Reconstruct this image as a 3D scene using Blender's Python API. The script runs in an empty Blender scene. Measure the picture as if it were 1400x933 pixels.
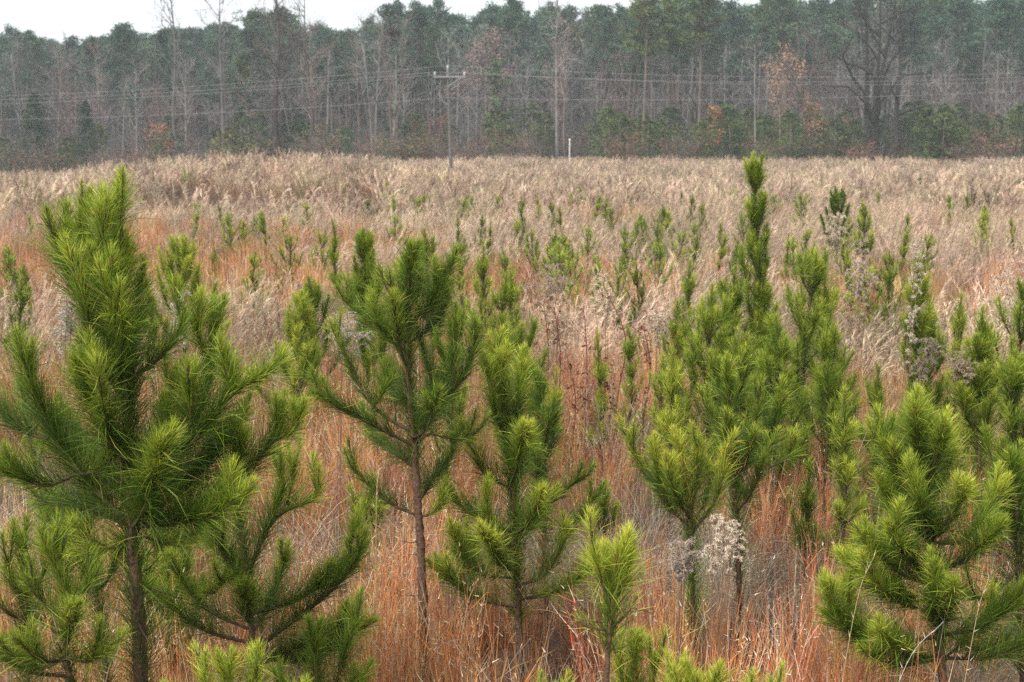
import bpy, math, random
import numpy as np
from mathutils import Vector
S = bpy.context.scene
R = math.radians
# ---------------------------------------------------------------- camera, sky, sun, exposure
PITCH = math.atan((466.5 - 180.0) / 1944.4)
CH = 3.0
cd = bpy.data.cameras.new("camera"); cam = bpy.data.objects.new("camera", cd); S.collection.objects.link(cam)
cam.location = (0, 0, CH); cam.rotation_euler = (R(90) - PITCH, 0, 0)
cd.lens = 50; cd.sensor_width = 36; cd.clip_start = 0.1; cd.clip_end = 3000
cd.dof.use_dof = True; cd.dof.focus_distance = 6.2; cd.dof.aperture_fstop = 6.3
S.camera = cam

SUN_EL, SUN_AZ = 52, 215     # elevation; azimuth clockwise from +Y (behind the camera, to the left)
W = bpy.data.worlds.new("World"); S.world = W; W.use_nodes = True
nt = W.node_tree; nt.nodes.clear()
sky = nt.nodes.new("ShaderNodeTexSky"); sky.sky_type = 'NISHITA'; sky.sun_disc = False
sky.sun_elevation = R(SUN_EL); sky.sun_rotation = R(SUN_AZ); sky.dust_density = 4.0; sky.air_density = 1.0
hs = nt.nodes.new("ShaderNodeHueSaturation"); hs.inputs['Saturation'].default_value = 0.16
mx = nt.nodes.new("ShaderNodeMix"); mx.data_type = 'RGBA'; mx.inputs[0].default_value = 0.72
mx.inputs[7].default_value = (9.2, 9.6, 9.9, 1)      # the even cloud layer
bg = nt.nodes.new("ShaderNodeBackground"); bg.inputs[1].default_value = 0.10
wo = nt.nodes.new("ShaderNodeOutputWorld")
L = nt.links.new
L(sky.outputs[0], hs.inputs['Color']); L(hs.outputs[0], mx.inputs[6]); L(mx.outputs[2], bg.inputs[0]); L(bg.outputs[0], wo.inputs[0])
sd = bpy.data.lights.new("sun", 'SUN'); sd.energy = 3.6; sd.angle = R(14); sd.color = (1.0, 0.95, 0.87)
so = bpy.data.objects.new("sun", sd); S.collection.objects.link(so)
_d = Vector((math.sin(R(SUN_AZ)) * math.cos(R(SUN_EL)), math.cos(R(SUN_AZ)) * math.cos(R(SUN_EL)), math.sin(R(SUN_EL))))
so.rotation_euler = _d.to_track_quat('Z', 'Y').to_euler()
S.view_settings.view_transform = 'Standard'; S.view_settings.look = 'None'
S.view_settings.exposure = 0.66; S.view_settings.gamma = 1.0
HAZE = 0.0005
cy = S.cycles
cy.max_bounces = 6; cy.diffuse_bounces = 3; cy.glossy_bounces = 2; cy.transmission_bounces = 4; cy.volume_bounces = 1
cy.transparent_max_bounces = 8; cy.use_denoising = False

# ---------------------------------------------------------------- helpers
COL = S.collection
def sstep(a, b, x):
    t = np.clip((x - a) / (b - a), 0, 1); return t * t * (3 - 2 * t)
def gz(x, y):
    """ground height"""
    x = np.asarray(x, float); y = np.asarray(y, float)
    z = -1.5 * sstep(15, 110, y)
    z = z + 1.5 * np.exp(-((x + 14) / 9.0) ** 2 - ((y - 82) / 17.0) ** 2)      # low rise on the left
    z = z - 1.6 * sstep(-20, -42, x) * sstep(60, 120, y)
    z = z + 0.10 * np.sin(x * 0.35 + y * 0.13) * sstep(10, 30, y) + 0.12 * np.sin(y * 0.21 - x * 0.11) * sstep(12, 40, y)
    z = z + 0.28 * np.sin(x * .09 + 1) * np.sin(y * .06) * sstep(60, 120, y)
    z = z + 0.03 * np.sin(x * 2.1) * np.sin(y * 1.7)
    z = z + 8.0 * sstep(230, 430, y) * sstep(-90, -30, x * 1.0)+ 5.0 * sstep(230, 430, y) * (1 - sstep(-90, -30, x))
    return z
_c, _s = math.cos(PITCH), math.sin(PITCH)
def P(px, py, D):
    u = (px - 700.0) / 1944.4; v = (466.5 - py) / 1944.4
    t = D / (_c + v * _s)
    return np.array((u * t, D, CH + (-_s + v * _c) * t))
def X(px, D):
    return (px - 700.0) / 1944.4 * D / 1.0
def npa(a): return np.asarray(a, float)
def catmull(pts, m=5):
    pts = npa(pts)
    if len(pts) < 3: 
        t = np.linspace(0, 1, m + 1)[:, None]; return pts[0] * (1 - t) + pts[-1] * t
    Q = np.vstack([2 * pts[0] - pts[1], pts, 2 * pts[-1] - pts[-2]]); out = []
    for i in range(1, len(Q) - 2):
        p0, p1, p2, p3 = Q[i - 1], Q[i], Q[i + 1], Q[i + 2]
        for t in np.linspace(0, 1, m, endpoint=False):
            out.append(0.5 * (2 * p1 + (p2 - p0) * t + (2 * p0 - 5 * p1 + 4 * p2 - p3) * t * t + (3 * p1 - p0 - 3 * p2 + p3) * t ** 3))
    out.append(pts[-1]); return npa(out)
def norm(v): return v / np.maximum(np.linalg.norm(v, axis=-1, keepdims=True), 1e-9)

class Geo:
    """collects vertices, colours and faces; build() links them as ONE mesh object"""
    def __init__(s): s.V, s.C, s.F, s.M, s.n = [], [], [], [], 0
    def add(s, V, C, faces, mi=0):
        V = npa(V).reshape(-1, 3); C = np.broadcast_to(npa(C), (len(V), 3))
        s.V.append(V); s.C.append(C)
        for f in faces:
            f = np.asarray(f, int)
            if len(f): s.F.append(f + s.n); s.M.append(mi)
        s.n += len(V)
    def tube(s, path, r0, r1, col, sides=6, mi=0, col2=None, bumpy=0.0, seed=0, flare=0):
        path = npa(path); n = len(path); T = norm(np.gradient(path, axis=0))
        ref = np.where(np.abs(T[:, 2:3]) > .9, npa([1, 0, 0]), npa([0, 0, 1])) if np.ptp(np.abs(T[:, 2])) < .3 else np.tile(npa([0.3, 0.9, 0.1]), (n, 1))
        A = norm(np.cross(T, ref)); B = np.cross(T, A)
        t = np.linspace(0, 1, n); rr = r0 + (r1 - r0) * t
        if flare: rr = rr * (1 + flare * np.exp(-t * 18))
        a = np.linspace(0, 2 * math.pi, sides, endpoint=False)
        rg = np.random.default_rng(seed)
        rad = rr[:, None] * (1 + bumpy * rg.normal(size=(n, sides)))
        V = path[:, None] + rad[..., None] * (np.cos(a)[None, :, None] * A[:, None] + np.sin(a)[None, :, None] * B[:, None])
        i = np.arange(n - 1)[:, None] * sides; j = np.arange(sides)[None]; k = (j + 1) % sides
        q = np.stack([i + j, i + k, i + sides + k, i + sides + j], -1).reshape(-1, 4)
        c = npa(col) if col2 is None else (npa(col)[None] * (1 - t[:, None]) + npa(col2)[None] * t[:, None])[:, None].repeat(sides, 1).reshape(-1, 3)
        cap = [list(range((n - 1) * sides, n * sides))]
        s.add(V, c, [q, cap], mi)
    def blades(s, Pth, W, C, rng, mi=0, wdir=None):
        """Pth (n,k,3) W (n,k-1) or scalar, C (n,k,3) or colour; pointed ribbons"""
        n, k, _ = Pth.shape
        T = norm(Pth[:, -1] - Pth[:, 0])
        if wdir is None:
            wdir = norm(np.cross(T, rng.normal(size=(n, 3))))
        W = np.broadcast_to(npa(W), (n, k - 1))
        off = wdir[:, None] * W[..., None] * 0.5
        base = Pth[:, :-1]
        V = np.concatenate([np.stack([base - off, base + off], 2).reshape(n, -1, 3), Pth[:, -1:]], 1)
        C = np.broadcast_to(npa(C), (n, k, 3))
        CC = np.concatenate([np.repeat(C[:, :-1], 2, 1), C[:, -1:]], 1)
        m = 2 * (k - 1) + 1; b = np.arange(n)[:, None] * m; fs = []
        for i in range(k - 2):
            fs.append(b + npa([2 * i, 2 * i + 1, 2 * i + 3, 2 * i + 2]).astype(int))
        fs.append(b + npa([m - 3, m - 2, m - 1]).astype(int))
        s.add(V.reshape(-1, 3), CC.reshape(-1, 3), fs, mi)
    def mesh(s, name, mats, smooth=False):
        V = np.concatenate(s.V); C = np.concatenate(s.C)
        cnt, loops, mids = [], [], []
        for f, mi in zip(s.F, s.M):
            cnt.append(np.full(len(f), f.shape[1])); loops.append(f.reshape(-1)); mids.append(np.full(len(f), mi))
        cnt = np.concatenate(cnt); loops = np.concatenate(loops); mids = np.concatenate(mids)
        me = bpy.data.meshes.new(name)
        me.vertices.add(len(V)); me.vertices.foreach_set("co", V.astype(np.float32).ravel())
        me.loops.add(len(loops)); me.loops.foreach_set("vertex_index", loops.astype(np.int32))
        me.polygons.add(len(cnt)); me.polygons.foreach_set("loop_start", (np.cumsum(cnt) - cnt).astype(np.int32))
        me.polygons.foreach_set("material_index", mids.astype(np.int32))
        me.update(calc_edges=True)
        ca = me.color_attributes.new("col", 'FLOAT_COLOR', 'POINT')
        ca.data.foreach_set("color", np.concatenate([np.clip(C, 0, 1), np.ones((len(C), 1))], 1).astype(np.float32).ravel())
        for m in (mats if isinstance(mats, (list, tuple)) else [mats]): me.materials.append(m)
        me.polygons.foreach_set("use_smooth", np.full(len(cnt), smooth))
        return me
    def build(s, name, mats, parent=None, smooth=False):
        o = bpy.data.objects.new(name, s.mesh(name, mats, smooth)); COL.objects.link(o)
        if parent is not None: o.parent = parent
        return o
def tag(o, label=None, cat=None, group=None, kind=None):
    for k, v in (("label", label), ("category", cat), ("group", group), ("kind", kind)):
        if v: o[k] = v
    return o
def empty(name, loc, label, cat, group=None):
    o = bpy.data.objects.new(name, None); COL.objects.link(o); o.location = loc; o.empty_display_size = .2
    return tag(o, label, cat, group)
def copy_tree(src, parent=None):
    o = src.copy(); COL.objects.link(o)
    if parent is not None: o.parent = parent
    for ch in [c for c in src.children]: copy_tree(ch, o)
    return o

# ---------------------------------------------------------------- materials
def mat(name, rough=.8, trans=0.0, noise=0.0, nscale=20.0, bump=0.0, vary=0.0, patch=None, spec=0.3):
    """colour comes from the 'col' attribute (the thing's own colours) with procedural grain"""
    m = bpy.data.materials.new(name); m.use_nodes = True; n = m.node_tree; n.nodes.clear(); l = n.links.new
    at = n.nodes.new("ShaderNodeAttribute"); at.attribute_name = "col"; c = at.outputs['Color']
    if noise:
        tc = n.nodes.new("ShaderNodeTexCoord"); nz = n.nodes.new("ShaderNodeTexNoise"); nz.inputs['Scale'].default_value = nscale
        nz.inputs['Detail'].default_value = 4; l(tc.outputs['Object'], nz.inputs['Vector'])
        mr = n.nodes.new("ShaderNodeMapRange"); mr.inputs[1].default_value = .3; mr.inputs[2].default_value = .7
        mr.inputs[3].default_value = 1 - noise; mr.inputs[4].default_value = 1 + noise; l(nz.outputs[0], mr.inputs[0])
        vm = n.nodes.new("ShaderNodeVectorMath"); vm.operation = 'SCALE'; l(c, vm.inputs[0]); l(mr.outputs[0], vm.inputs['Scale']); c = vm.outputs[0]
    if vary:
        oi = n.nodes.new("ShaderNodeObjectInfo"); h = n.nodes.new("ShaderNodeHueSaturation")
        a = n.nodes.new("ShaderNodeMapRange"); a.inputs[3].default_value = .5 - vary * .025; a.inputs[4].default_value = .5 + vary * .03
        b = n.nodes.new("ShaderNodeMath"); b.operation = 'MULTIPLY'; b.inputs[1].default_value = 7.31
        f = n.nodes.new("ShaderNodeMath"); f.operation = 'FRACT'
        d = n.nodes.new("ShaderNodeMapRange"); d.inputs[3].default_value = 1 - vary * .45; d.inputs[4].default_value = 1 + vary * .4
        l(oi.outputs['Random'], a.inputs[0]); l(oi.outputs['Random'], b.inputs[0]); l(b.outputs[0], f.inputs[0]); l(f.outputs[0], d.inputs[0])
        l(a.outputs[0], h.inputs['Hue']); l(d.outputs[0], h.inputs['Value']); l(c, h.inputs['Color']); c = h.outputs[0]
    if patch:
        oi2 = n.nodes.new("ShaderNodeObjectInfo"); pn = n.nodes.new("ShaderNodeTexNoise"); pn.inputs['Scale'].default_value = patch; pn.inputs['Detail'].default_value = 5
        pn.inputs['Roughness'].default_value = .75
        l(oi2.outputs['Location'], pn.inputs['Vector']); pm = n.nodes.new("ShaderNodeMapRange"); pm.inputs[1].default_value = .3; pm.inputs[2].default_value = .7
        pm.inputs[3].default_value = .48; pm.inputs[4].default_value = 1.38; l(pn.outputs[0], pm.inputs[0])
        pv_ = n.nodes.new("ShaderNodeVectorMath"); pv_.operation = 'SCALE'; l(c, pv_.inputs[0]); l(pm.outputs[0], pv_.inputs['Scale']); c = pv_.outputs[0]
    pb = n.nodes.new("ShaderNodeBsdfPrincipled"); pb.inputs['Roughness'].default_value = rough
    pb.inputs['Specular IOR Level'].default_value = spec
    l(c, pb.inputs['Base Color'])
    if bump:
        bp = n.nodes.new("ShaderNodeBump"); bp.inputs['Strength'].default_value = bump; bp.inputs['Distance'].default_value = .01
        l(nz.outputs[0], bp.inputs['Height']); l(bp.outputs[0], pb.inputs['Normal'])
    out = n.nodes.new("ShaderNodeOutputMaterial")
    if trans:
        tr = n.nodes.new("ShaderNodeBsdfTranslucent"); l(c, tr.inputs[0]); ms = n.nodes.new("ShaderNodeMixShader")
        ms.inputs[0].default_value = trans; l(pb.outputs[0], ms.inputs[1]); l(tr.outputs[0], ms.inputs[2]); l(ms.outputs[0], out.inputs[0])
    else: l(pb.outputs[0], out.inputs[0])
    return m
M_NEEDLE = mat("pine_needle", .5, .3, spec=.25, vary=.45)
M_NEEDLEF = mat("pine_needle_near", .48, .32, spec=.25)
M_BARK = mat("pine_bark", .9, 0, noise=.45, nscale=55, bump=.8)
M_BARKF = mat("tree_bark", .9, 0, noise=.3, nscale=1.5, vary=.5)
M_GRASS = mat("dry_grass", .75, .25, vary=1.0, spec=.2, patch=.45)
M_STEM = mat("dry_stem", .8, .15, spec=.2)
M_LEAFF = mat("tree_foliage", .7, .2, vary=.55, spec=.25)
M_WOOD = mat("weathered_wood", .85, 0, noise=.25, nscale=6, bump=.3)
M_METAL = mat("dull_metal", .5, 0, noise=.1, nscale=10, spec=.5)

def ground_mat():
    m = bpy.data.materials.new("field_litter"); m.use_nodes = True; n = m.node_tree; l = n.links.new
    pb = n.nodes['Principled BSDF']; pb.inputs['Roughness'].default_value = .95
    tc = n.nodes.new("ShaderNodeTexCoord")
    a = n.nodes.new("ShaderNodeTexNoise"); a.inputs['Scale'].default_value = 9; a.inputs['Detail'].default_value = 8; a.inputs['Roughness'].default_value = .7
    b = n.nodes.new("ShaderNodeTexNoise"); b.inputs['Scale'].default_value = .35; b.inputs['Detail'].default_value = 3
    r1 = n.nodes.new("ShaderNodeValToRGB"); e = r1.color_ramp.elements
    e[0].position = .3; e[0].color = (.03, .02, .014, 1); e[1].position = .7; e[1].color = (.22, .14, .09, 1)
    e.new(.5).color = (.10, .06, .038, 1)
    r2 = n.nodes.new("ShaderNodeValToRGB"); e = r2.color_ramp.elements
    e[0].position = .35; e[0].color = (.8, .62, .5, 1); e[1].position = .65; e[1].color = (1, .95, .85, 1)
    mm = n.nodes.new("ShaderNodeMix"); mm.data_type = 'RGBA'; mm.blend_type = 'MULTIPLY'; mm.inputs[0].default_value = 1
    bp = n.nodes.new("ShaderNodeBump"); bp.inputs['Strength'].default_value = .8; bp.inputs['Distance'].default_value = .05
    for q in (a, b): l(tc.outputs['Object'], q.inputs['Vector'])
    l(a.outputs[0], r1.inputs[0]); l(b.outputs[0], r2.inputs[0]); l(r1.outputs[0], mm.inputs[6]); l(r2.outputs[0], mm.inputs[7])
    l(mm.outputs[2], pb.inputs['Base Color']); l(a.outputs[0], bp.inputs['Height']); l(bp.outputs[0], pb.inputs['Normal'])
    return m

# ---------------------------------------------------------------- ground: one sheet to the horizon
ys = np.concatenate([np.linspace(-30, 0, 8), np.linspace(.5, 30, 70), np.linspace(31, 130, 90), np.linspace(134, 600, 60), [700, 900, 1300, 2000]])
xs = np.concatenate([[-1500, -800, -400, -250], np.linspace(-160, -22, 40), np.linspace(-20, 20, 90), np.linspace(22, 160, 40), [250, 400, 800, 1500]])
gx, gy = np.meshgrid(xs, ys); V = np.stack([gx, gy, gz(gx, gy)], -1).reshape(-1, 3)
i = np.arange(len(ys) - 1)[:, None] * len(xs) + np.arange(len(xs) - 1)[None]
g = Geo(); g.add(V, (.2, .13, .08), [np.stack([i, i + 1, i + 1 + len(xs), i + len(xs)], -1).reshape(-1, 4)])
tag(g.build("ground", ground_mat(), smooth=True), "bare brown litter and soil under the dry grass of the field", kind="structure")

# ---------------------------------------------------------------- young pines
DARK = npa([.050, .095, .012]); MID = npa([.165, .255, .022]); YG = npa([.44, .48, .060]); GOLD = npa([.50, .38, .05])
BLUE = npa([.035, .085, .025])
BARK = npa([.095, .056, .044]); BARK2 = npa([.15, .08, .042])
def needles(g, path, rng, Ln=.17, per_m=1400, w=.0028, s0=0.0, k=3, tone=0.5, tip=.5, a0=58, a1=17, gold=0.0, up=.55, mi=0):
    """needles along path from fraction s0 to its tip. tone 0 dark .. 1 yellow-green"""
    path = npa(path); seg = np.linalg.norm(np.diff(path, axis=0), axis=1); cum = np.concatenate([[0], np.cumsum(seg)]); tot = cum[-1]
    n = max(6, int(.75 * per_m * tot * (1 - s0) + per_m * .02))
    u = rng.random(n) ** .8; s = (s0 + (1 - s0) * u) * tot
    p = np.stack([np.interp(s, cum, path[:, j]) for j in range(3)], 1)
    Tn = norm(np.gradient(path, axis=0)); T = norm(np.stack([np.interp(s, cum, Tn[:, j]) for j in range(3)], 1))
    A = norm(np.cross(T, npa([.31, .2, .93]))); B = np.cross(T, A)
    az = rng.random(n) * 2 * math.pi
    ang = np.radians(np.clip(a0 + (a1 - a0) * u ** .8 + rng.normal(size=n) * 15, 5, 100))
    d = np.cos(ang)[:, None] * T + np.sin(ang)[:, None] * (np.cos(az)[:, None] * A + np.sin(az)[:, None] * B)
    stray = rng.random(n) < .17; d = np.where(stray[:, None], norm(d + rng.normal(size=(n, 3)) * .8 - up * .5 * npa([0, 0, 1])), d)
    d[:, 2] += up * (1.25 - .7 * u) + .25 * rng.normal(size=n); d = norm(d)
    dt = tot - s; ln = 1.12 * Ln * (.6 + .5 * rng.random(n)) * (1.08 - .12 * u) * (.32 + .68 * np.minimum(1, dt / (.95 * Ln)))
    tx = rng.normal(size=(n, 3)) * .13; tx[:, 2] -= .06 + .22 * (1 - u)
    if k == 3:
        mid = p + d * ln[:, None] * .5; end = mid + norm(d + tx) * ln[:, None] * .5
        Pt = np.stack([p, mid, end], 1); Wd = np.tile([w, w * .85], (n, 1))
    else:
        Pt = np.stack([p, p + norm(d + tx * .5) * ln[:, None]], 1); Wd = np.full((n, 1), w)
    tt = np.clip(tone - .06 + .22 * rng.normal(size=n) + tip * ((.10 - dt) * 3.0).clip(-.55, .4) * 1.7, 0, 1.4)[:, None]
    tt = tt * rng.uniform(.75, 1.25, (n, 1))
    c = np.where(tt < .5, DARK + (MID - DARK) * tt * 2, MID + (YG - MID) * (tt - .5) * 2)
    if gold: c = np.where((rng.random(n) < gold * (u > .6))[:, None], GOLD * (.6 + .5 * rng.random((n, 1))), c)
    c = np.where((rng.random(n) < np.where(u < .3, .06, .015))[:, None], npa([.28, .16, .06]), c)
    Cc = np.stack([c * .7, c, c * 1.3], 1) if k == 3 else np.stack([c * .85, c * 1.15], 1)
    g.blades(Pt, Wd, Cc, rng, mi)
    return n
def laterals(path, rng, n=3, ln=.16, spread=.5):
    """short shoots round the end of a branch"""
    T = norm(path[-1] - path[-3]); out = []
    for q in range(n):
        a = rng.random() * 6.28; A = norm(np.cross(T, npa([.3, .2, .93]))); B = np.cross(T, A)
        st = path[-1 - int(rng.integers(2, 6)) % len(path)]
        d = norm(T + spread * (math.cos(a) * A + math.sin(a) * B) + npa([0, 0, .35])); l = ln * (.7 + .6 * rng.random())
        out.append(npa([st, st + d * l * .5, st + norm(d + npa([0, 0, .3])) * l]))
    return out
NTOT = 0
def hero(D, trunk, branches, label, seed, Ln=.17, per_m=1500, w=.0021, tone=.5, r0=.026, tn=.45, gold=0, lat=2, extra=(), top=.012, tip=.5, foot=True, bn=.12, group="young pines growing in the dry grass"):
    """a young pine whose trunk and branches were traced; each point gets its own depth (third number, metres off the trunk's distance)"""
    global NTOT
    rng = np.random.default_rng(seed)
    tp = [P(p[0], p[1], D + (p[2] if len(p) > 2 else 0)) for p in trunk]
    b = tp[0].copy(); base = b.copy()
    if foot:
        d0 = tp[0] - tp[1]; zz = float(gz(b[0], b[1])) - .04
        if b[2] > zz + .05: base = b + d0 * (0.25 if abs(d0[2]) > .2 else 0); base[2] = zz; tp = [base] + tp
    loc = tp[0].copy(); loc[2] = float(gz(loc[0], loc[1]))
    root = empty("young_pine", loc, label, "pine", group)
    tp = catmull([p - loc for p in tp], 8)
    tot = np.linalg.norm(np.diff(tp, axis=0), axis=1).sum()
    g = Geo(); g.tube(tp, r0, .006, BARK * .8, 9, bumpy=.10, seed=seed, col2=BARK2, flare=.5)
    for q in range(9):                                   # dead stubs and twigs left on the lower trunk
        i = int(rng.integers(2, max(4, int(len(tp) * (1 - tn)) + 2))); a = rng.random() * 6.28; l_ = rng.uniform(.03, .16)
        d = npa([math.cos(a), math.sin(a), rng.uniform(-.2, .5)]); i = min(i, len(tp) - 2)
        g.tube([tp[i], tp[i] + d * l_ * .5, tp[i] + (d + rng.normal(size=3) * .25) * l_], r0 * .16, .0012, BARK * .8, 4)
    tr = g.build("trunk", M_BARK, root, True)
    g = Geo()
    s0 = 1 - tn
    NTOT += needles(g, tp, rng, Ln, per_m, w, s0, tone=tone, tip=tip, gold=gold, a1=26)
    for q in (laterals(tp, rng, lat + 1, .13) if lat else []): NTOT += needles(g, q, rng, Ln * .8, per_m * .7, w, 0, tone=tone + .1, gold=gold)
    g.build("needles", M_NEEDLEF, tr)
    allb = [(bb, None) for bb in branches]
    for (sx, sy, ln, azd, el) in extra:          # branches that lead towards or away from the viewer
        st = P(sx, sy, D); a = R(azd); e = R(el)
        d = npa([math.sin(a) * math.cos(e), math.cos(a) * math.cos(e), math.sin(e)])
        allb.append((None, [st, st + d * ln * .5 + npa([0, 0, -.01]), st + d * ln + npa([0, 0, ln * .22])]))
    for bi, (bb, w3) in enumerate(allb):
        op = {}
        if bb and isinstance(bb[-1], dict): op = bb[-1]; bb = bb[:-1]
        if w3 is None:
            dd = rng.uniform(-.22, .22)
            w3 = []
            for qi, p in enumerate(bb):
                dz = p[2] if len(p) > 2 else dd * qi / max(1, len(bb) - 1)
                w3.append(P(p[0], p[1], D + dz))
        pth = catmull([p - loc for p in w3], 6)
        ln = np.linalg.norm(np.diff(pth, axis=0), axis=1).sum()
        rb = min(.013, .004 + .010 * ln)
        g = Geo(); g.tube(pth, rb, .0035, BARK * .62, 6, bumpy=.08, seed=seed + bi, col2=BARK2 * .8)
        gn = Geo(); t2 = tone + rng.uniform(-.15, .15); vg = rng.uniform(.62, 1.15)
        sfr = max(bn, 1 - .80 / ln) if ln > .5 else bn
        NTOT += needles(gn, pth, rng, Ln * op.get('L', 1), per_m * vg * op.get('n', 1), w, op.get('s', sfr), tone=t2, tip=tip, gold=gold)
        for q in laterals(pth, rng, op.get('lat', lat), .14):
            g.tube(q, .005, .003, BARK * .6, 5)
            NTOT += needles(gn, q, rng, Ln * rng.uniform(.6, .95), per_m * vg * .7, w, .05, tone=t2 + .05, tip=tip, gold=gold)
        bo = g.build("branch", M_BARK, root, True); gn.build("needles", M_NEEDLEF, bo)
    return root

def pine_shoots(h, spread, rng, slim=1.0, top=.45):
    """trunk path and branch paths of a grown-by-rule young pine"""
    lean = rng.normal(size=2) * .03 * h
    z = np.linspace(0, h, 9); tp = np.stack([lean[0] * (z / h) ** 2 + .008 * rng.normal(size=9), lean[1] * (z / h) ** 2 + .008 * rng.normal(size=9), z], 1)
    br = []; zz = h - top * rng.uniform(.7, 1.0); lvl = 0
    while zz > .28:
        nb = int(rng.integers(3, 6)); a0 = rng.random() * 6.28
        f = min(1.25, .62 + .22 * lvl) * spread
        for q in range(nb):
            a = a0 + q * 6.28 / nb + rng.normal() * .25; ln = f * rng.uniform(.7, 1.15)
            el = R(rng.uniform(54, 74) - lvl * 5 * slim + (1 - slim) * 8); hx = npa([math.cos(a), math.sin(a), 0])
            st = npa([np.interp(zz, tp[:, 2], tp[:, 0]), np.interp(zz, tp[:, 2], tp[:, 1]), zz + rng.normal() * .02])
            p1 = st + (hx * math.cos(el) + npa([0, 0, math.sin(el)])) * ln * .5
            e2 = min(R(84), el + R(18)); p2 = p1 + (hx * math.cos(e2) + npa([0, 0, math.sin(e2)])) * ln * .55
            br.append(catmull([st, p1, p2], 4))
        zz -= rng.uniform(.22, .36) * (h / 2.3) ** .3; lvl += 1
    return tp, br
def grown_meshes(h, spread, seed, Ln=.16, per_m=500, w=.005, k=2, tone=.5, tip=.5, gold=0, lat=2, slim=1, wood_sides=5, one=False, tn=.75):
    rng = np.random.default_rng(seed); tp, br = pine_shoots(h, spread, rng, slim)
    gw = Geo(); gn = Geo() if not one else gw; mi = 1 if one else 0
    gw.tube(catmull(tp, 2), .011 * h, .005, BARK * .8, wood_sides, col2=BARK2 * .8)
    tl = tp[int(len(tp) * (1 - tn)):]
    needles(gn, tl, rng, Ln, per_m * 1.2, w, .1, k, tone, tip, gold=gold, a1=24, mi=mi)
    for b in br:
        gw.tube(b, .006, .003, BARK * .6, 4)
        t2 = tone + rng.uniform(-.15, .15)
        needles(gn, b, rng, Ln, per_m, w, .15, k, t2, tip, gold=gold, mi=mi)
        for q in laterals(b, rng, lat, .13): needles(gn, q, rng, Ln * .9, per_m * .8, w, 0, k, t2 + .08, tip, gold=gold, mi=mi)
    return gw, (None if one else gn)
def grown(px, top, D, label, seed, spread=.42, per_m=None, tone=.5, tip=.5, gold=0, slim=1., lat=2, Ln=.16, tn=.75, rot=0, group="young pines growing in the dry grass"):
    x = X(px, D); z0 = float(gz(x, D)); h = P(px, top, D)[2] + .02 - z0
    if h < .45: h = .45
    w = max(.0022, .00036 * D); per = (per_m or 9500 / D) * .62
    k = 3 if D < 9.5 else 2
    gw, gn = grown_meshes(h - .10, spread, seed, Ln, per, w, k, tone + .12, tip, gold, lat, slim, tn=tn)
    root = empty("young_pine", (x, D, z0 - .02), label, "pine", group)
    gw.build("trunk", M_BARK, root, True); gn.build("needles", M_NEEDLEF, root)
    return root

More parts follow.
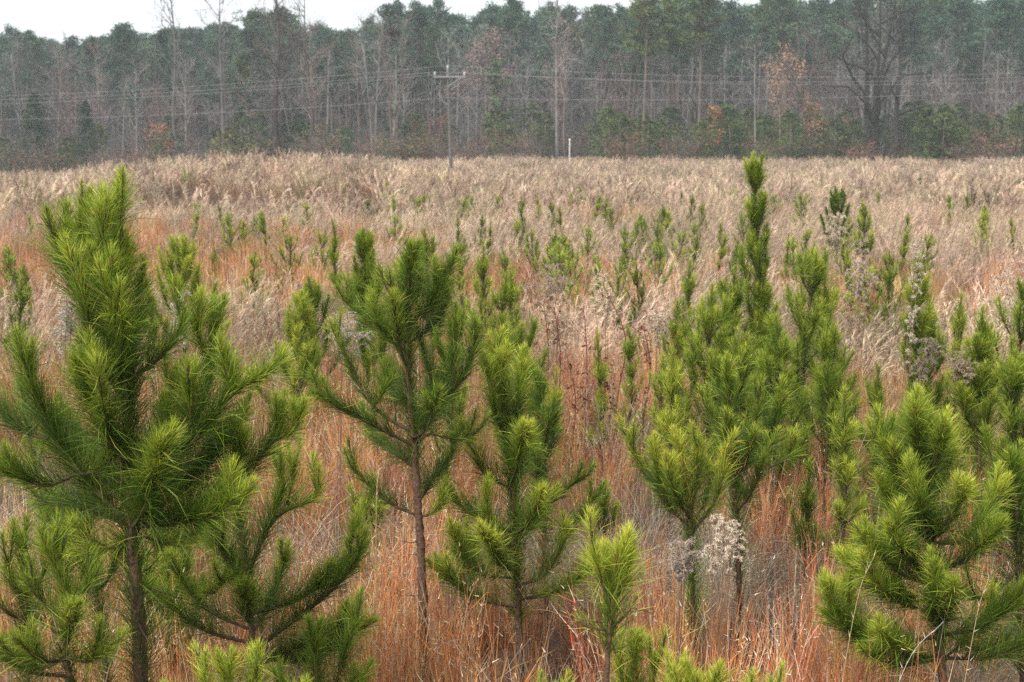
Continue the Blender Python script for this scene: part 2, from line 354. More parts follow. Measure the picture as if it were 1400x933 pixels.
# ---------------------------------------------------------------- the pines one can trace, near to far
hero(5.0, [(196, 1010), (190, 860), (184, 780), (179, 722), (178, 620), (172, 520), (168, 420), (168, 352)], [
    [(168, 352), (166, 300, 0), (168, 232, 0), {'L': .42, 'n': .8, 's': .25, 'lat': 0}],
    [(110, 322, .06), (111, 285, .06), (112, 248, .06), {'L': .25, 'n': .5, 's': .1, 'lat': 0}],
    [(180, 722), (150, 690, .03), (110, 648, .06), (72, 590, .08), (48, 535, .08), (38, 490, .08)],
    [(105, 648, .05), (66, 664, 0), (35, 656, -.05), (-12, 640, -.1)],
    [(105, 650, .05), (138, 642, .0), (156, 618, -.05)],
    [(66, 600, .08), (32, 590, .15), (4, 566, .2), (-25, 535, .25)],
    [(184, 716), (205, 668, -.02), (242, 628, -.05), (284, 580, -.08), (312, 540, -.1), (320, 505, -.1)],
    [(304, 552, -.1), (330, 530, -.12), (347, 521, -.14)],
    [(250, 622, -.05), (274, 560, .05), (288, 495, .12), (292, 448, .14)],
    [(184, 722), (232, 706, .08), (290, 682, .16), (340, 642, .24), (372, 604, .3), (384, 560, .32)],
    [(370, 606, .3), (398, 592, .3), (408, 575, .3)],
    [(176, 522), (213, 494, 0), (238, 468, .02), (248, 450, .04), (252, 432, .05), {'lat': 1, 'L': .8}],
    [(166, 545), (142, 500, -.1), (122, 450, -.18), (112, 400, -.2), (105, 358, -.2)],
    [(165, 500), (128, 440, 0), (92, 378, .03), (82, 345, .05), (76, 326, .05), {'lat': 1, 'L': .85}],
    [(98, 385, .03), (80, 350, .08), (88, 340, .1), (92, 312, .1), {'lat': 1, 'L': .85}],
    [(150, 430), (128, 370, .05), (114, 325, .06), (112, 300, .06)],
    [(167, 400), (146, 350, -.05), (140, 325, -.05), (138, 290, -.05)],
    [(168, 420), (158, 360, .1), (154, 320, .12), (150, 292, .12)],
    [(172, 500), (184, 450, .1), (190, 410, .15), (192, 380, .15), {'lat': 1, 'L': .75}],
    [(186, 712), (236, 672, .2), (276, 640, .35), (302, 606, .42)],
    [(182, 700), (214, 640, .25), (246, 590, .4), (262, 552, .45)],
    [(178, 690), (142, 650, .25), (112, 610, .4), (96, 575, .45)],
    [(180, 720), (236, 716, -.15), (290, 706, -.25), (330, 678, -.28)],
    [(180, 720), (130, 700, .2), (84, 690, .35), (50, 690, .4)],
    [(262, 606, -.05), (262, 570, -.08), (256, 530, -.1)],
    [(300, 676, .18), (322, 640, .15), (334, 600, .12)],
    [(288, 495, .12), (274, 470, .1), (266, 446, .1)],
    [(170, 470), (150, 420, -.1), (142, 370, -.15)],
    [(176, 560), (165, 510, -.15), (160, 450, -.2), (158, 420, -.22)],
    [(176, 640), (150, 600, -.15), (142, 560, -.25), (140, 540, -.28)],
    [(176, 660), (205, 620, .2), (230, 570, .35), (236, 520, .4)],
    [(200, 735, 0), (232, 745, .05), (262, 742, .1)],
    [(178, 735, 0), (158, 748, -.02), (142, 752, -.03)],
], "tall pine with two bright yellow tipped leaders and wide upswept branches from one whorl", 11, Ln=.195, per_m=2500, w=.0021, tone=.54, r0=.032, tn=.66, tip=.55, lat=2,
    extra=[(180, 722, .5, 150, 35), (180, 720, .45, 20, 40), (178, 620, .4, 200, 45), (178, 610, .45, 345, 45), (176, 540, .35, 170, 50), (172, 480, .28, 200, 60), (180, 716, .5, 60, 30), (180, 716, .5, 300, 30)])
hero(4.7, [(108, 1000), (97, 930), (88, 898), (94, 862), (96, 830), (84, 795), (72, 772)], [
    [(95, 835), (112, 815, .03), (124, 790, .05)],
    [(92, 848), (66, 832, .0), (46, 800, .0)],
    [(84, 797), (76, 780, 0), (78, 762, 0)],
    [(90, 898), (120, 905, -.1), (148, 890, -.15)],
    [(88, 900), (56, 915, -.05), (30, 900, -.1)],
], "small crooked pine with few tufts beside the thick trunk of the tallest pine", 12, Ln=.145, per_m=1500, tone=.5, r0=.012, tn=.5, extra=[(92, 880, .3, 160, 30), (96, 900, .3, 200, 20), (92, 925, .3, 250, 20)])
hero(5.4, [(40, 1010), (36, 880), (34, 800), (30, 736)], [
    [(35, 830), (18, 800, 0), (8, 765, 0)],
    [(35, 815), (58, 790, .1), (64, 752, .1)],
    [(36, 850), (6, 835, -.1), (-20, 800, -.1)]], "thin upright sapling at the edge below the reddish grass, its tuft beside a crooked pine", 13, Ln=.15, per_m=1500, tone=.42, r0=.012, tn=.6)
hero(5.6, [(150, 1000), (140, 860), (124, 780), (117, 715)], [
    [(130, 800), (110, 770, 0), (98, 735, 0)], [(130, 810), (150, 790, .1), (160, 750, .1)]],
    "slender dark green sapling just behind the trunk of the tallest pine", 14, Ln=.15, per_m=1500, tone=.35, r0=.010, tn=.6)
hero(6.0, [(352, 990), (344, 860), (338, 790), (330, 740), (322, 690), (316, 650)], [
    [(336, 792), (356, 745, 0), (374, 706, 0), (384, 676, 0), (384, 642, 0)],
    [(372, 712, 0), (400, 694, 0), (428, 684, 0), (436, 668, 0)],
    [(392, 690, 0), (400, 660, .05), (400, 634, .05)],
    [(336, 778), (306, 756, .05), (278, 740, .1)],
    [(344, 890), (400, 850, -.05), (452, 808, -.1), (488, 768, -.12), (500, 730, -.12)],
    [(470, 792, -.1), (478, 768, -.1), (476, 742, -.1)],
    [(344, 910), (390, 896, -.1), (440, 872, -.2), (486, 856, -.25)],
    [(340, 860), (290, 838, .0), (258, 808, .0), (246, 785, 0)],
    [(342, 870), (368, 830, .2), (382, 790, .3), (392, 760, .3)],
    [(338, 800), (318, 790, -.2), (300, 800, -.3)],
    [(345, 900), (420, 905, .1), (470, 880, .15)],
], "broad open pine with pale green tufts and long rising lower branches, beside the tallest pine", 15, per_m=1900, tone=.58, r0=.02, tn=.4,
    extra=[(340, 850, .5, 170, 25), (340, 840, .5, 90, 20), (344, 880, .5, 270, 20), (338, 790, .4, 200, 40), (345, 900, .6, 110, 10)])
hero(4.6, [(318, 1150), (316, 1040), (312, 970), (310, 915)], [
    [(314, 975), (292, 960, 0), (278, 925, 0)], [(314, 975), (340, 960, 0), (352, 918, 0)], [(314, 1000), (262, 985, 0), (238, 950, 0)],
    [(316, 1000), (380, 1000, 0), (400, 965, 0)]], "top of a low bushy yellow green sapling in front of the grass stems", 16, Ln=.15, per_m=1900, tone=.62, r0=.014, tn=.8)
hero(5.2, [(436, 1080), (434, 990), (432, 920), (428, 880)], [
    [(434, 975), (458, 935, 0), (474, 890, 0), (484, 856, 0)], [(434, 985), (400, 960, 0), (384, 930, 0)], [(434, 985), (466, 962, 0), (494, 930, 0)]],
    "low dark pine top spreading sideways under a long rising branch tip", 17, Ln=.16, per_m=1900, tone=.25, r0=.016, tn=.8)
hero(6.8, [(584, 1020), (579, 880), (576, 760), (571, 690), (566, 606), (561, 560), (557, 500), (557, 440), (556, 410), (555, 396)], [
    [(555, 400, 0), (555, 375, 0), (554, 350, 0), {'L': .6, 'n': .7, 's': .1, 'lat': 0}],
    [(570, 690), (596, 650, .3), (616, 625, .4), (622, 600, .45)],
    [(568, 640), (540, 620, .3), (512, 600, .45), (500, 575, .5)],
    [(558, 470), (586, 450, .1), (606, 425, .15), (612, 400, .15)],
    [(564, 608), (522, 588, -.05), (476, 564, -.1), (430, 540, -.15)],
    [(562, 590), (524, 568, .05), (498, 538, .1), (480, 502, .12), (464, 470, .12), (458, 446, .12)],
    [(508, 560, .05), (520, 545, .0), (528, 528, 0)],
    [(557, 500), (536, 466, 0), (518, 446, -.05), (511, 408, -.05)],
    [(536, 470), (514, 440, .1), (488, 425, .15), (472, 412, .15)],
    [(567, 590), (600, 556, -.05), (628, 524, -.1), (644, 490, -.1), (652, 452, -.1)],
    [(620, 533, -.1), (618, 505, -.05), (622, 478, 0), (622, 440, 0)],
    [(568, 606), (588, 594, .0), (606, 598, 0), (632, 601, 0), (652, 592, 0)],
    [(572, 600), (584, 572, .2), (590, 520, .3), (582, 490, .35), (574, 462, .35)],
    [(557, 440), (580, 432, 0), (598, 410, 0), (604, 392, 0)],
    [(556, 440), (540, 415, -.1), (530, 385, -.1)],
    [(556, 430), (570, 400, .1), (576, 370, .1)],
    [(574, 706), (536, 690, 0), (506, 664, 0), (482, 642, 0)],
    [(574, 708), (592, 702, 0), (606, 690, 0)],
    [(560, 560), (540, 540, .3), (526, 500, .4), (520, 480, .4)],
    [(562, 580), (590, 560, .3), (606, 520, .45), (608, 490, .5)],
], "open pine with bare reddish trunk and fan of long branches, standing in the middle", 18, per_m=1700, w=.0022, tone=.48, r0=.025, tn=.42, tip=.5,
    extra=[(564, 600, .5, 160, 25), (566, 606, .55, 25, 30), (557, 500, .4, 190, 45), (557, 505, .45, 350, 45), (556, 430, .35, 170, 50), (557, 450, .35, 90, 50)])
hero(7.0, [(712, 930), (709, 840), (706, 760), (701, 670), (696, 600), (690, 548), (684, 484)], [
    [(700, 668), (664, 650, 0), (650, 622, 0), (636, 594, 0)],
    [(696, 604), (680, 575, -.05), (672, 540, -.05), (670, 506, -.05)],
    [(696, 600), (706, 560, -.1), (712, 524, -.1), (716, 500, -.1)],
    [(690, 552), (680, 520, .1), (676, 480, .1)],
    [(706, 756), (686, 740, -.1), (668, 712, -.15), (662, 684, -.15)],
    [(708, 790), (660, 786, 0), (634, 762, 0), (618, 724, 0)],
    [(704, 730), (640, 700, .25), (614, 672, .3), (604, 650, .3)],
    [(706, 740), (732, 716, .1), (746, 690, .15)],
    [(708, 800), (740, 790, 0), (762, 760, 0), (776, 722, 0)],
], "bright yellow green pine with steep leader, beside the bare reddish trunk", 19, per_m=2000, w=.0026, tone=.80, r0=.02, tn=.75, tip=.6, gold=.04,
    extra=[(700, 660, .4, 170, 40), (704, 730, .45, 160, 30), (706, 780, .5, 200, 25), (700, 680, .35, 20, 40), (708, 830, .5, 250, 20), (708, 820, .5, 110, 20)])
hero(8.3, [(748, 850), (744, 740), (742, 660), (738, 580), (736, 515)], [
    [(743, 700), (762, 680, 0), (782, 664, 0), (796, 655, 0)], [(742, 660), (728, 630, .1), (722, 590, .1)], [(742, 640), (756, 600, .1), (758, 560, .1)],
    [(744, 740), (770, 735, 0), (800, 700, 0), (812, 680, 0)], [(742, 680), (734, 650, -.2), (736, 620, -.25)], [(742, 620), (748, 590, -.2), (750, 560, -.2)]],
    "narrow dark green pine column close behind the bright yellow green pine", 20, per_m=1500, w=.003, tone=.26, r0=.018, tn=.8, tip=.35)
hero(4.5, [(822, 1080), (828, 960), (831, 890), (836, 840), (841, 800), (845, 752)], [
    [(835, 834), (824, 800, 0), (815, 768, -.02), (811, 748, -.02), {'lat': 1}],
    [(837, 830), (856, 795, .02), (864, 758, .03), {'lat': 1}],
    [(836, 824), (833, 790, .08), (829, 750, .08), {'lat': 0}],
    [(833, 862), (806, 858, 0), (788, 846, 0), {'n': .16, 'L': .8, 'lat': 0}], [(834, 860), (856, 840, 0), (872, 815, 0), {'n': .12, 'L': .8, 'lat': 0}]],
    "small sapling with one dense bright yellow green tuft on a thin dark stem", 21, Ln=.145, per_m=2600, w=.0021, tone=.80, r0=.013, tn=.22, tip=.6, lat=1, gold=.04, bn=.2)
hero(4.5, [(826, 1040, .02), (832, 900, .02), (833, 852, .01)], [
    [(833, 852), (806, 851, 0), (784, 842, 0)], [(834, 852), (856, 834, 0), (872, 813, 0)]],
    "sparse whorl of short twigs on a low stem under the dense bright tuft", 22, Ln=.12, per_m=240, w=.002, tone=.85, r0=.010, tn=.05, lat=0, bn=.4) if False else None
hero(4.9, [(878, 1100), (872, 1000), (868, 930), (864, 868)], [
    [(870, 970), (850, 930, 0), (846, 890, 0)], [(870, 975), (892, 940, 0), (894, 900, 0)]],
    "leafy green sapling top directly behind the thin dark stem of the bright tuft", 23, Ln=.14, per_m=1700, tone=.62, r0=.012, tn=.85)
hero(7.8, [(1012, 900), (1010, 780), (1005, 690), (1002, 610), (998, 560), (994, 506)], [
    [(1003, 612), (984, 592, 0), (972, 568, 0), (966, 548, 0)], [(1003, 606), (1026, 586, 0), (1036, 560, 0), (1038, 540, 0)],
    [(999, 565), (984, 535, .1), (980, 512, .1)], [(999, 560), (1012, 535, .1), (1018, 512, .1)],
    [(1005, 650), (1040, 620, .1), (1062, 575, .15), (1070, 520, .15)], [(1008, 700), (1030, 668, -.1), (1042, 632, -.1), (1050, 612, -.1)],
    [(1006, 660), (972, 640, .1), (950, 600, .1)], [(1052, 640, .1), (1076, 625, .1), (1088, 600, .1)]],
    "tiered light green pine with level tufts, rising behind the yellowed sapling", 24, Ln=.15, per_m=1500, w=.0029, tone=.55, r0=.018, tn=.75, tip=.55, gold=.03,
    extra=[(1004, 650, .4, 170, 35), (1004, 640, .4, 200, 45)])
hero(7.2, [(948, 900), (946, 780), (942, 690), (934, 640), (930, 612)], [
    [(944, 700), (955, 650, 0), (956, 602, 0)], [(944, 720), (910, 690, 0), (900, 650, 0), (896, 612, 0)],
    [(945, 730), (975, 690, 0), (988, 650, 0), (990, 616, 0)], [(944, 710), (920, 670, -.1), (916, 628, -.1)],
    [(940, 700), (892, 660, .3), (868, 622, .35), (860, 600, .35)], [(945, 720), (966, 680, .1), (972, 640, .1)]],
    "yellowed sapling with golden needle tips above the pale feathery seed head", 25, Ln=.15, per_m=1700, w=.0027, tone=.78, r0=.016, tn=.8, tip=.6, gold=.28)
hero(6.0, [(1296, 1060), (1290, 940), (1283, 860), (1278, 790), (1270, 730), (1264, 660), (1261, 610), (1260, 590)], [
    [(1260, 600, 0), (1259, 565, 0), (1258, 536, 0), {'L': .62, 'n': .8, 's': .1, 'lat': 0}],
    [(1284, 868), (1278, 840, -.2), (1280, 806, -.3), (1282, 780, -.3)],
    [(1272, 740), (1262, 710, -.15), (1256, 680, -.2), (1252, 655, -.2)],
    [(1254, 815), (1222, 818, -.05), (1200, 800, -.1), (1184, 780, -.1)],
    [(1270, 820), (1240, 822, 0), (1220, 815, -.05)],
    [(1284, 870), (1200, 880, 0), (1150, 850, -.05), (1128, 800, -.05)],
    [(1200, 876, 0), (1170, 850, .1), (1150, 806, .1)],
    [(1272, 740), (1236, 712, 0), (1216, 690, 0), (1206, 660, 0)],
    [(1264, 668), (1238, 645, 0), (1222, 622, 0), (1218, 606, 0), {'lat': 1}],
    [(1262, 640), (1280, 625, .0), (1290, 602, 0), (1293, 588, 0), {'lat': 1}],
    [(1272, 742), (1318, 740, .05), (1348, 702, .1), (1366, 668, .1)],
    [(1266, 690), (1290, 660, .1), (1306, 620, .1)],
    [(1260, 610), (1248, 595, .1), (1243, 574, .1), {'lat': 0, 'L': .8}], [(1260, 600), (1268, 590, .05), (1271, 566, .05), {'lat': 0, 'L': .8}],
    [(1290, 900), (1330, 870, .1), (1360, 830, .15)],
    [(1268, 700), (1236, 690, .2), (1222, 640, .25)], [(1286, 900), (1230, 910, -.1), (1180, 890, -.15)],
], "dense bright green bushy pine with stacked tufts, standing apart by the reddish grass", 26, Ln=.175, per_m=2400, w=.0022, tone=.68, r0=.026, tn=.6, tip=.6, lat=2,
    extra=[(1272, 740, .38, 170, 40), (1276, 780, .42, 150, 30), (1282, 850, .5, 190, 25), (1264, 670, .35, 180, 50), (1270, 730, .4, 10, 35), (1262, 640, .3, 210, 50), (1290, 900, .5, 120, 15), (1278, 790, .42, 230, 30), (1288, 900, .5, 230, 15), (1276, 800, .4, 250, 25), (1280, 840, .45, 280, 20), (1288, 900, .55, 265, 10), (1284, 870, .4, 100, 20), (1266, 690, .3, 260, 45)])
hero(6.3, [(1402, 1000), (1394, 800), (1390, 700), (1388, 626)], [
    [(1392, 780), (1362, 812, 0), (1340, 820, 0), (1320, 812, 0)], [(1391, 740), (1374, 700, 0), (1370, 650, 0)], [(1391, 740), (1412, 700, 0), (1414, 650, 0)],
    [(1394, 820), (1420, 790, 0), (1430, 760, 0)], [(1396, 850), (1370, 880, -.1), (1340, 890, -.15)]],
    "dark green pine cut by the frame edge with a drooping lower branch", 27, per_m=1700, w=.0024, tone=.4, r0=.02, tn=.7, tip=.5)
hero(4.4, [(960, 1170), (956, 1070), (952, 990), (950, 925)], [
    [(953, 970), (936, 975, 0), (932, 940, 0)], [(953, 980), (968, 985, 0), (972, 955, 0)], [(954, 1010), (922, 1005, 0), (912, 975, 0)]],
    "upright lime green sapling top at the bottom edge below the pale seed head", 28, Ln=.12, per_m=1800, tone=.75, r0=.012, tn=.9, gold=.03)
hero(4.2, [(1040, 1160), (1038, 1060), (1036, 985)], [[(1037, 1000), (1020, 990, 0), (1016, 970, 0)], [(1037, 1000), (1052, 990, 0), (1056, 968, 0)]],
    "tip of a lime green sapling barely showing over the bottom edge in reddish grass", 29, Ln=.13, per_m=2200, tone=.75, r0=.012, tn=.9)
hero(4.3, [(742, 1150), (742, 1050), (742, 975)], [[(742, 990), (732, 995, 0), (728, 975, 0)], [(742, 990), (752, 995, 0), (756, 972, 0)]],
    "yellowing sapling tip barely showing over the bottom edge near the thin dark stem", 30, Ln=.12, per_m=1900, tone=.7, r0=.010, tn=.9, gold=.35)

# pines of the middle distance, each by its place
grown(1045, 196, 12.5, "tall slim pine whose pointed top rises above the far field edge", 41, .40, per_m=1300, tone=.45, tip=.55, slim=.1, tn=.8, lat=3)
grown(970, 372, 10.6, "bushy pine at the near side of the dense clump, bright level tufts", 42, .48, per_m=1100, tone=.5, lat=3)
grown(1002, 352, 11.2, "dark pine in the dense clump just before the tall slim pine", 43, .4, per_m=1000, tone=.3, lat=3)
grown(1100, 328, 10.8, "full crowned pine in the dense clump, tallest of those beyond the slim pine", 44, .47, per_m=1100, tone=.48, lat=3)
grown(1132, 350, 11.4, "pine with upright yellow green shoots at the back of the dense clump", 45, .38, per_m=1000, tone=.58, lat=3)
grown(1072, 415, 9.6, "dark stemmed pine at the front of the dense clump", 46, .40, per_m=1200, tone=.32, lat=3)
grown(1142, 420, 10.0, "wide green pine closing the dense clump toward the grey seed plume", 47, .48, per_m=1200, tone=.45, lat=3)
grown(1026, 440, 9.8, "low bushy pine in the heart of the dense clump with olive needles", 48, .40, per_m=1100, tone=.42, lat=3)
grown(942, 345, 15.0, "thin sapling on a bare stem at the edge of the dense clump", 49, .30, tone=.45)
grown(918, 455, 9.6, "little pale sapling below the dense clump beside a dark dead weed", 50, .2, tone=.7)
grown(1262, 330, 9.8, "columnar light green pine right beside the tall grey seed plume", 51, .30, per_m=1400, tone=.58, slim=.4, lat=3)
grown(1282, 385, 10.4, "darker pine tucked against the columnar light green pine", 52, .34, per_m=1100, tone=.28, lat=3)
grown(1314, 382, 10.8, "short bright tufted sapling next to the columnar pine", 53, .22, tone=.62)
grown(1356, 402, 9.2, "rounded green pine on a bare stem near the frame edge", 54, .42, per_m=1300, tone=.46, lat=3)
grown(1393, 352, 11.0, "pine cut by the frame edge above the rounded green pine", 55, .42, tone=.4)
grown(1405, 460, 8.6, "half hidden pine at the frame edge behind the rounded green pine", 56, .42, tone=.4)
grown(1206, 482, 9.6, "small dark pine among arching brown grass below the grey seed plume", 57, .25, tone=.22)
grown(1168, 512, 8.6, "knee high bright sapling between the curly grey grass and the bushy pine", 58, .22, tone=.6)
grown(502, 302, 13.5, "dense dark pine with pointed crown just behind the middle pine", 59, .46, per_m=1300, tone=.32, slim=.4, lat=3)
grown(590, 300, 13.0, "pine with a long single leader rising over the middle pine's crown", 60, .42, per_m=900, tone=.34, lat=3)
grown(459, 290, 19.0, "thin dark spire shaped sapling between the two round pines and the middle pine", 61, .18, tone=.36, slim=.3)
grown(430, 366, 14.0, "dark round topped pine, the rear one of a touching pair", 62, .50, per_m=1200, tone=.35, lat=3)
grown(402, 385, 12.6, "yellow green pine, the front one of a touching pair", 63, .52, per_m=1200, tone=.66, lat=3)
grown(246, 312, 15.0, "olive yellow bushy sapling beyond the tallest pine's shoulder", 64, .62, per_m=1100, tone=.72, lat=3, gold=.08)
grown(205, 372, 14.0, "dark slim sapling close beside the leader of the tallest pine", 88, .22, tone=.4)
grown(930, 395, 11.5, "slender green pine on the outer flank of the dense clump above the crooked dark weed", 89, .36, tone=.45)
grown(295, 332, 24.0, "small dark sapling next to the olive yellow bushy one", 65, .22, tone=.35)
grown(657, 318, 15.0, "sparse sapling on a long bare stem with a ring of tufts", 66, .30, per_m=500, tone=.5)
grown(702, 352, 14.0, "bright tufted sapling leaning over the dark saplings behind the yellow green pine", 67, .34, tone=.6)
grown(678, 362, 13.4, "dark twin stemmed sapling below the bright tufted one", 68, .26, tone=.36)
grown(706, 425, 10.0, "wide mid green pine directly behind the bright yellow green pine", 69, .48, per_m=1200, tone=.42, lat=3)
grown(618, 395, 10.5, "upright green pine between the middle pine and the bare stemmed sapling", 70, .30, per_m=1000, tone=.44)
grown(830, 640, 8.6, "low dark green sapling among brown grass beyond the dense bright tuft", 71, .34, tone=.3, Ln=.14)
grown(824, 436, 11.5, "thin little sapling among the dark reddish dead weeds", 72, .14, tone=.6, Ln=.12)
grown(868, 432, 12.5, "slender sapling next to the dark reddish dead weeds", 73, .18, tone=.4, Ln=.13)
grown(758, 486, 11.0, "tiny bright sapling under the pale drooping plumes", 74, .12, tone=.7, Ln=.12)
grown(1145, 250, 30.0, "dark blue green round sapling standing clear in the tan field", 75, .55, per_m=700, tone=.12, tip=.15, lat=3)
grown(1182, 266, 28.0, "yellow green sapling beside the dark blue green round one", 76, .40, per_m=500, tone=.6)
grown(85, 760, 6.6, "low sapling hidden behind the crooked pine", 77, .3, tone=.5) if False else None
grown(640, 690, 7.9, "low pine foliage filling the gap behind the bright yellow green pine's lower branches", 78, .4, per_m=1300, tone=.5, lat=3)
grown(500, 628, 8.8, "short pine behind the bare reddish trunk, its tuft showing low beside it", 79, .38, per_m=1000, tone=.4)
grown(1110, 610, 8.4, "short dark sapling at the foot of the tiered light green pine", 80, .22, tone=.3)
grown(905, 470, 11.0, "small bright sapling before the dense clump, half sunk in grass", 81, .2, tone=.6)
grown(1330, 470, 9.9, "small mid green sapling between the columnar pine and the rounded pine", 82, .28, tone=.45)
grown(30, 455, 10.5, "faint sapling in the orange grass at the frame edge", 83, .2, tone=.5)
grown(345, 775, 7.4, "low green sapling behind the broad open pine", 84, .36, tone=.5, per_m=1200)
grown(1240, 600, 7.6, "shadowed sapling close behind the dense bushy pine", 85, .3, tone=.35, per_m=1200)
grown(215, 640, 6.8, "sapling seen through the tallest pine's lower branches", 86, .4, tone=.5, per_m=1300)
grown(60, 640, 7.2, "sapling behind the tallest pine's long outer branch", 87, .45, tone=.5, per_m=1200)

# small saplings of the far field: a few kinds, copied; most are told apart by nothing but their spot
def small_kind(seed, h, spread, tone, tip, per_m, w, slim=1.):
    gw, gn = grown_meshes(h - .1, spread, seed, .16, per_m, w, 2, tone, tip, 0, 2, slim, 4)
    root = empty("pine_sapling", (0, 0, 0), "x", "sapling", "x")
    gw.build("trunk", M_BARKF, root); gn.build("crown", M_NEEDLE, root)
    return root
KINDS = [small_kind(200 + q, 2.0, sp, tn_, tp_, pm, ww, sl) for q, (sp, tn_, tp_, pm, ww, sl) in enumerate([
    (.40, .56, .5, 150, .009, 1), (.50, .68, .5, 130, .009, 1), (.30, .6, .6, 160, .009, .7), (.42, .36, .3, 170, .009, .8), (.52, .62, .6, 130, .009, 1), (.36, .8, .5, 130, .009, .8), (.30, .55, .5, 130, .009, .7)])]
KUSED = [False] * len(KINDS)
def sapling(x, y, h, k, label, group, rng):
    if not KUSED[k]: o = KINDS[k]; KUSED[k] = True
    else: o = copy_tree(KINDS[k])
    s = h / 2.0; o.location = (x, y, float(gz(x, y)) - .02); o.scale = (s * rng.uniform(.9, 1.5), s * rng.uniform(.9, 1.5), s)
    o.rotation_euler = (rng.normal() * .09, rng.normal() * .09, rng.random() * 6.28); o['label'] = label; o['group'] = group
rs = np.random.default_rng(5)
# traced spots in the photograph: column, top, distance
SP = [(318, 262, 27), (268, 300, 22), (338, 318, 19), (398, 300, 22), (372, 268, 28), (20, 300, 20), (48, 338, 17), (8, 372, 15), (430, 300, 23), (548, 300, 22), (285, 270, 38), (306, 272, 34), (262, 288, 30), (366, 285, 32), (350, 292, 31), (383, 292, 30), (265, 275, 40), (422, 275, 36), (330, 298, 28), (722, 284, 28), (716, 276, 34), (757, 298, 24), (750, 322, 22),
      (775, 238, 45), (768, 262, 34), (800, 290, 27), (806, 262, 40), (833, 345, 19), (845, 350, 18), (860, 296, 27), (885, 272, 32), (926, 262, 34), (960, 262, 34), (985, 276, 29), (1020, 262, 31), (1012, 285, 27), (905, 320, 21), (940, 300, 24),
      (880, 352, 17), (820, 345, 20), (1216, 300, 20), (1246, 280, 24), (1236, 262, 30), (1088, 290, 23), (1100, 285, 25), (1110, 300, 22), (1060, 262, 40), (1130, 232, 60), (1338, 280, 30), (1352, 276, 32), (1300, 262, 40), (1397, 345, 17), (1392, 290, 30),
      (625, 290, 30), (630, 345, 18), (628, 262, 42), (650, 240, 60), (680, 258, 45), (700, 262, 40), (705, 335, 20), (735, 300, 25), (775, 330, 20), (790, 310, 23), (852, 312, 23), (870, 296, 30), (575, 268, 42), (590, 262, 50), (540, 288, 30), (655, 290, 31),
      (665, 300, 27), (905, 268, 33), (918, 290, 26), (940, 262, 38), (955, 285, 28), (972, 300, 25), (895, 290, 28), (640, 262, 44), (740, 262, 38), (820, 262, 38), (842, 272, 34), (990, 242, 50), (1015, 245, 46), (1000, 310, 22), (1070, 300, 24), (1205, 246, 46), (1225, 330, 17), (1228, 290, 25), (1200, 335, 17), (1160, 300, 24), (1170, 325, 20),
      (60, 262, 50), (75, 270, 45), (20, 268, 48), (45, 290, 32), (10, 262, 55), (95, 262, 52), (130, 258, 60), (30, 255, 62), (410, 262, 60), (470, 245, 60), (455, 262, 52), (400, 232, 78), (445, 230, 80), (510, 262, 45), (530, 245, 60), (560, 250, 55), (610, 318, 22), (15, 330, 22), (90, 400, 14), (205, 395, 15)]
for q, (px, py, D) in enumerate(SP):
    x = X(px, D); h = P(px, py, D)[2] + .05 - float(gz(x, D))
    h = min(max(h, .8), 1.55)
    sapling(x, D, h, int(rs.integers(0, len(KINDS))), "small green pine sapling standing in the tan grass of the open field", "small saplings dotted over the field", rs)
cnt = 0
while cnt < 110:
    D = 30 + 95 * rs.random() ** .8; x = rs.uniform(-.40, .40) * D
    if x < -.02 * D and rs.random() < .6: continue
    sapling(x, D, rs.uniform(1.1, 1.7), int(rs.integers(0, len(KINDS))), "tiny far pine sapling poking out of the distant grass", "tiny saplings far out in the field", rs); cnt += 1
# ---------------------------------------------------------------- grasses (uncountable: scattered tufts)
RUST = npa([.54, .195, .070]); TAN = npa([.56, .34, .185]); BUFF = npa([.68, .57, .42]); GREY = npa([.44, .41, .35]); PINK = npa([.58, .44, .325]); BROWN = npa([.15, .085, .055]); OLIVE = npa([.22, .22, .09])
def pick(rng, n, cols, p):
    i = rng.choice(len(cols), size=n, p=npa(p) / sum(p)); return npa(cols)[i] * rng.uniform(.7, 1.15, (n, 1))
def arcs(rng, n, k, rad, ln, lean, droop, wind=0.0, base=None):
    """n curved stems: start in a disc, lean out, bend over"""
    a = rng.random(n) * 6.28; r = rad * np.sqrt(rng.random(n))
    b = np.stack([r * np.cos(a), r * np.sin(a), np.full(n, -.03)], 1) if base is None else base
    a2 = a + rng.normal(size=n) * .9; hd = np.stack([np.cos(a2), np.sin(a2), np.zeros(n)], 1)
    th0 = np.abs(rng.normal(size=n)) * lean; dr = droop * rng.uniform(.2, 1.6, n)
    L_ = ln * rng.uniform(.65, 1.1, n); pts = [b]
    for j in range(1, k):
        t = j / (k - 1); th = th0 + dr * t ** 1.6
        d = hd * np.sin(th)[:, None] + npa([0, 0, 1]) * np.cos(th)[:, None] + npa([wind * t, -.15 * wind * t, 0])
        pts.append(pts[-1] + norm(d) * (L_ / (k - 1))[:, None])
    return np.stack(pts, 1)
def wsub(n, k, w): return np.tile(np.linspace(w, w * .55, k - 1), (n, 1))
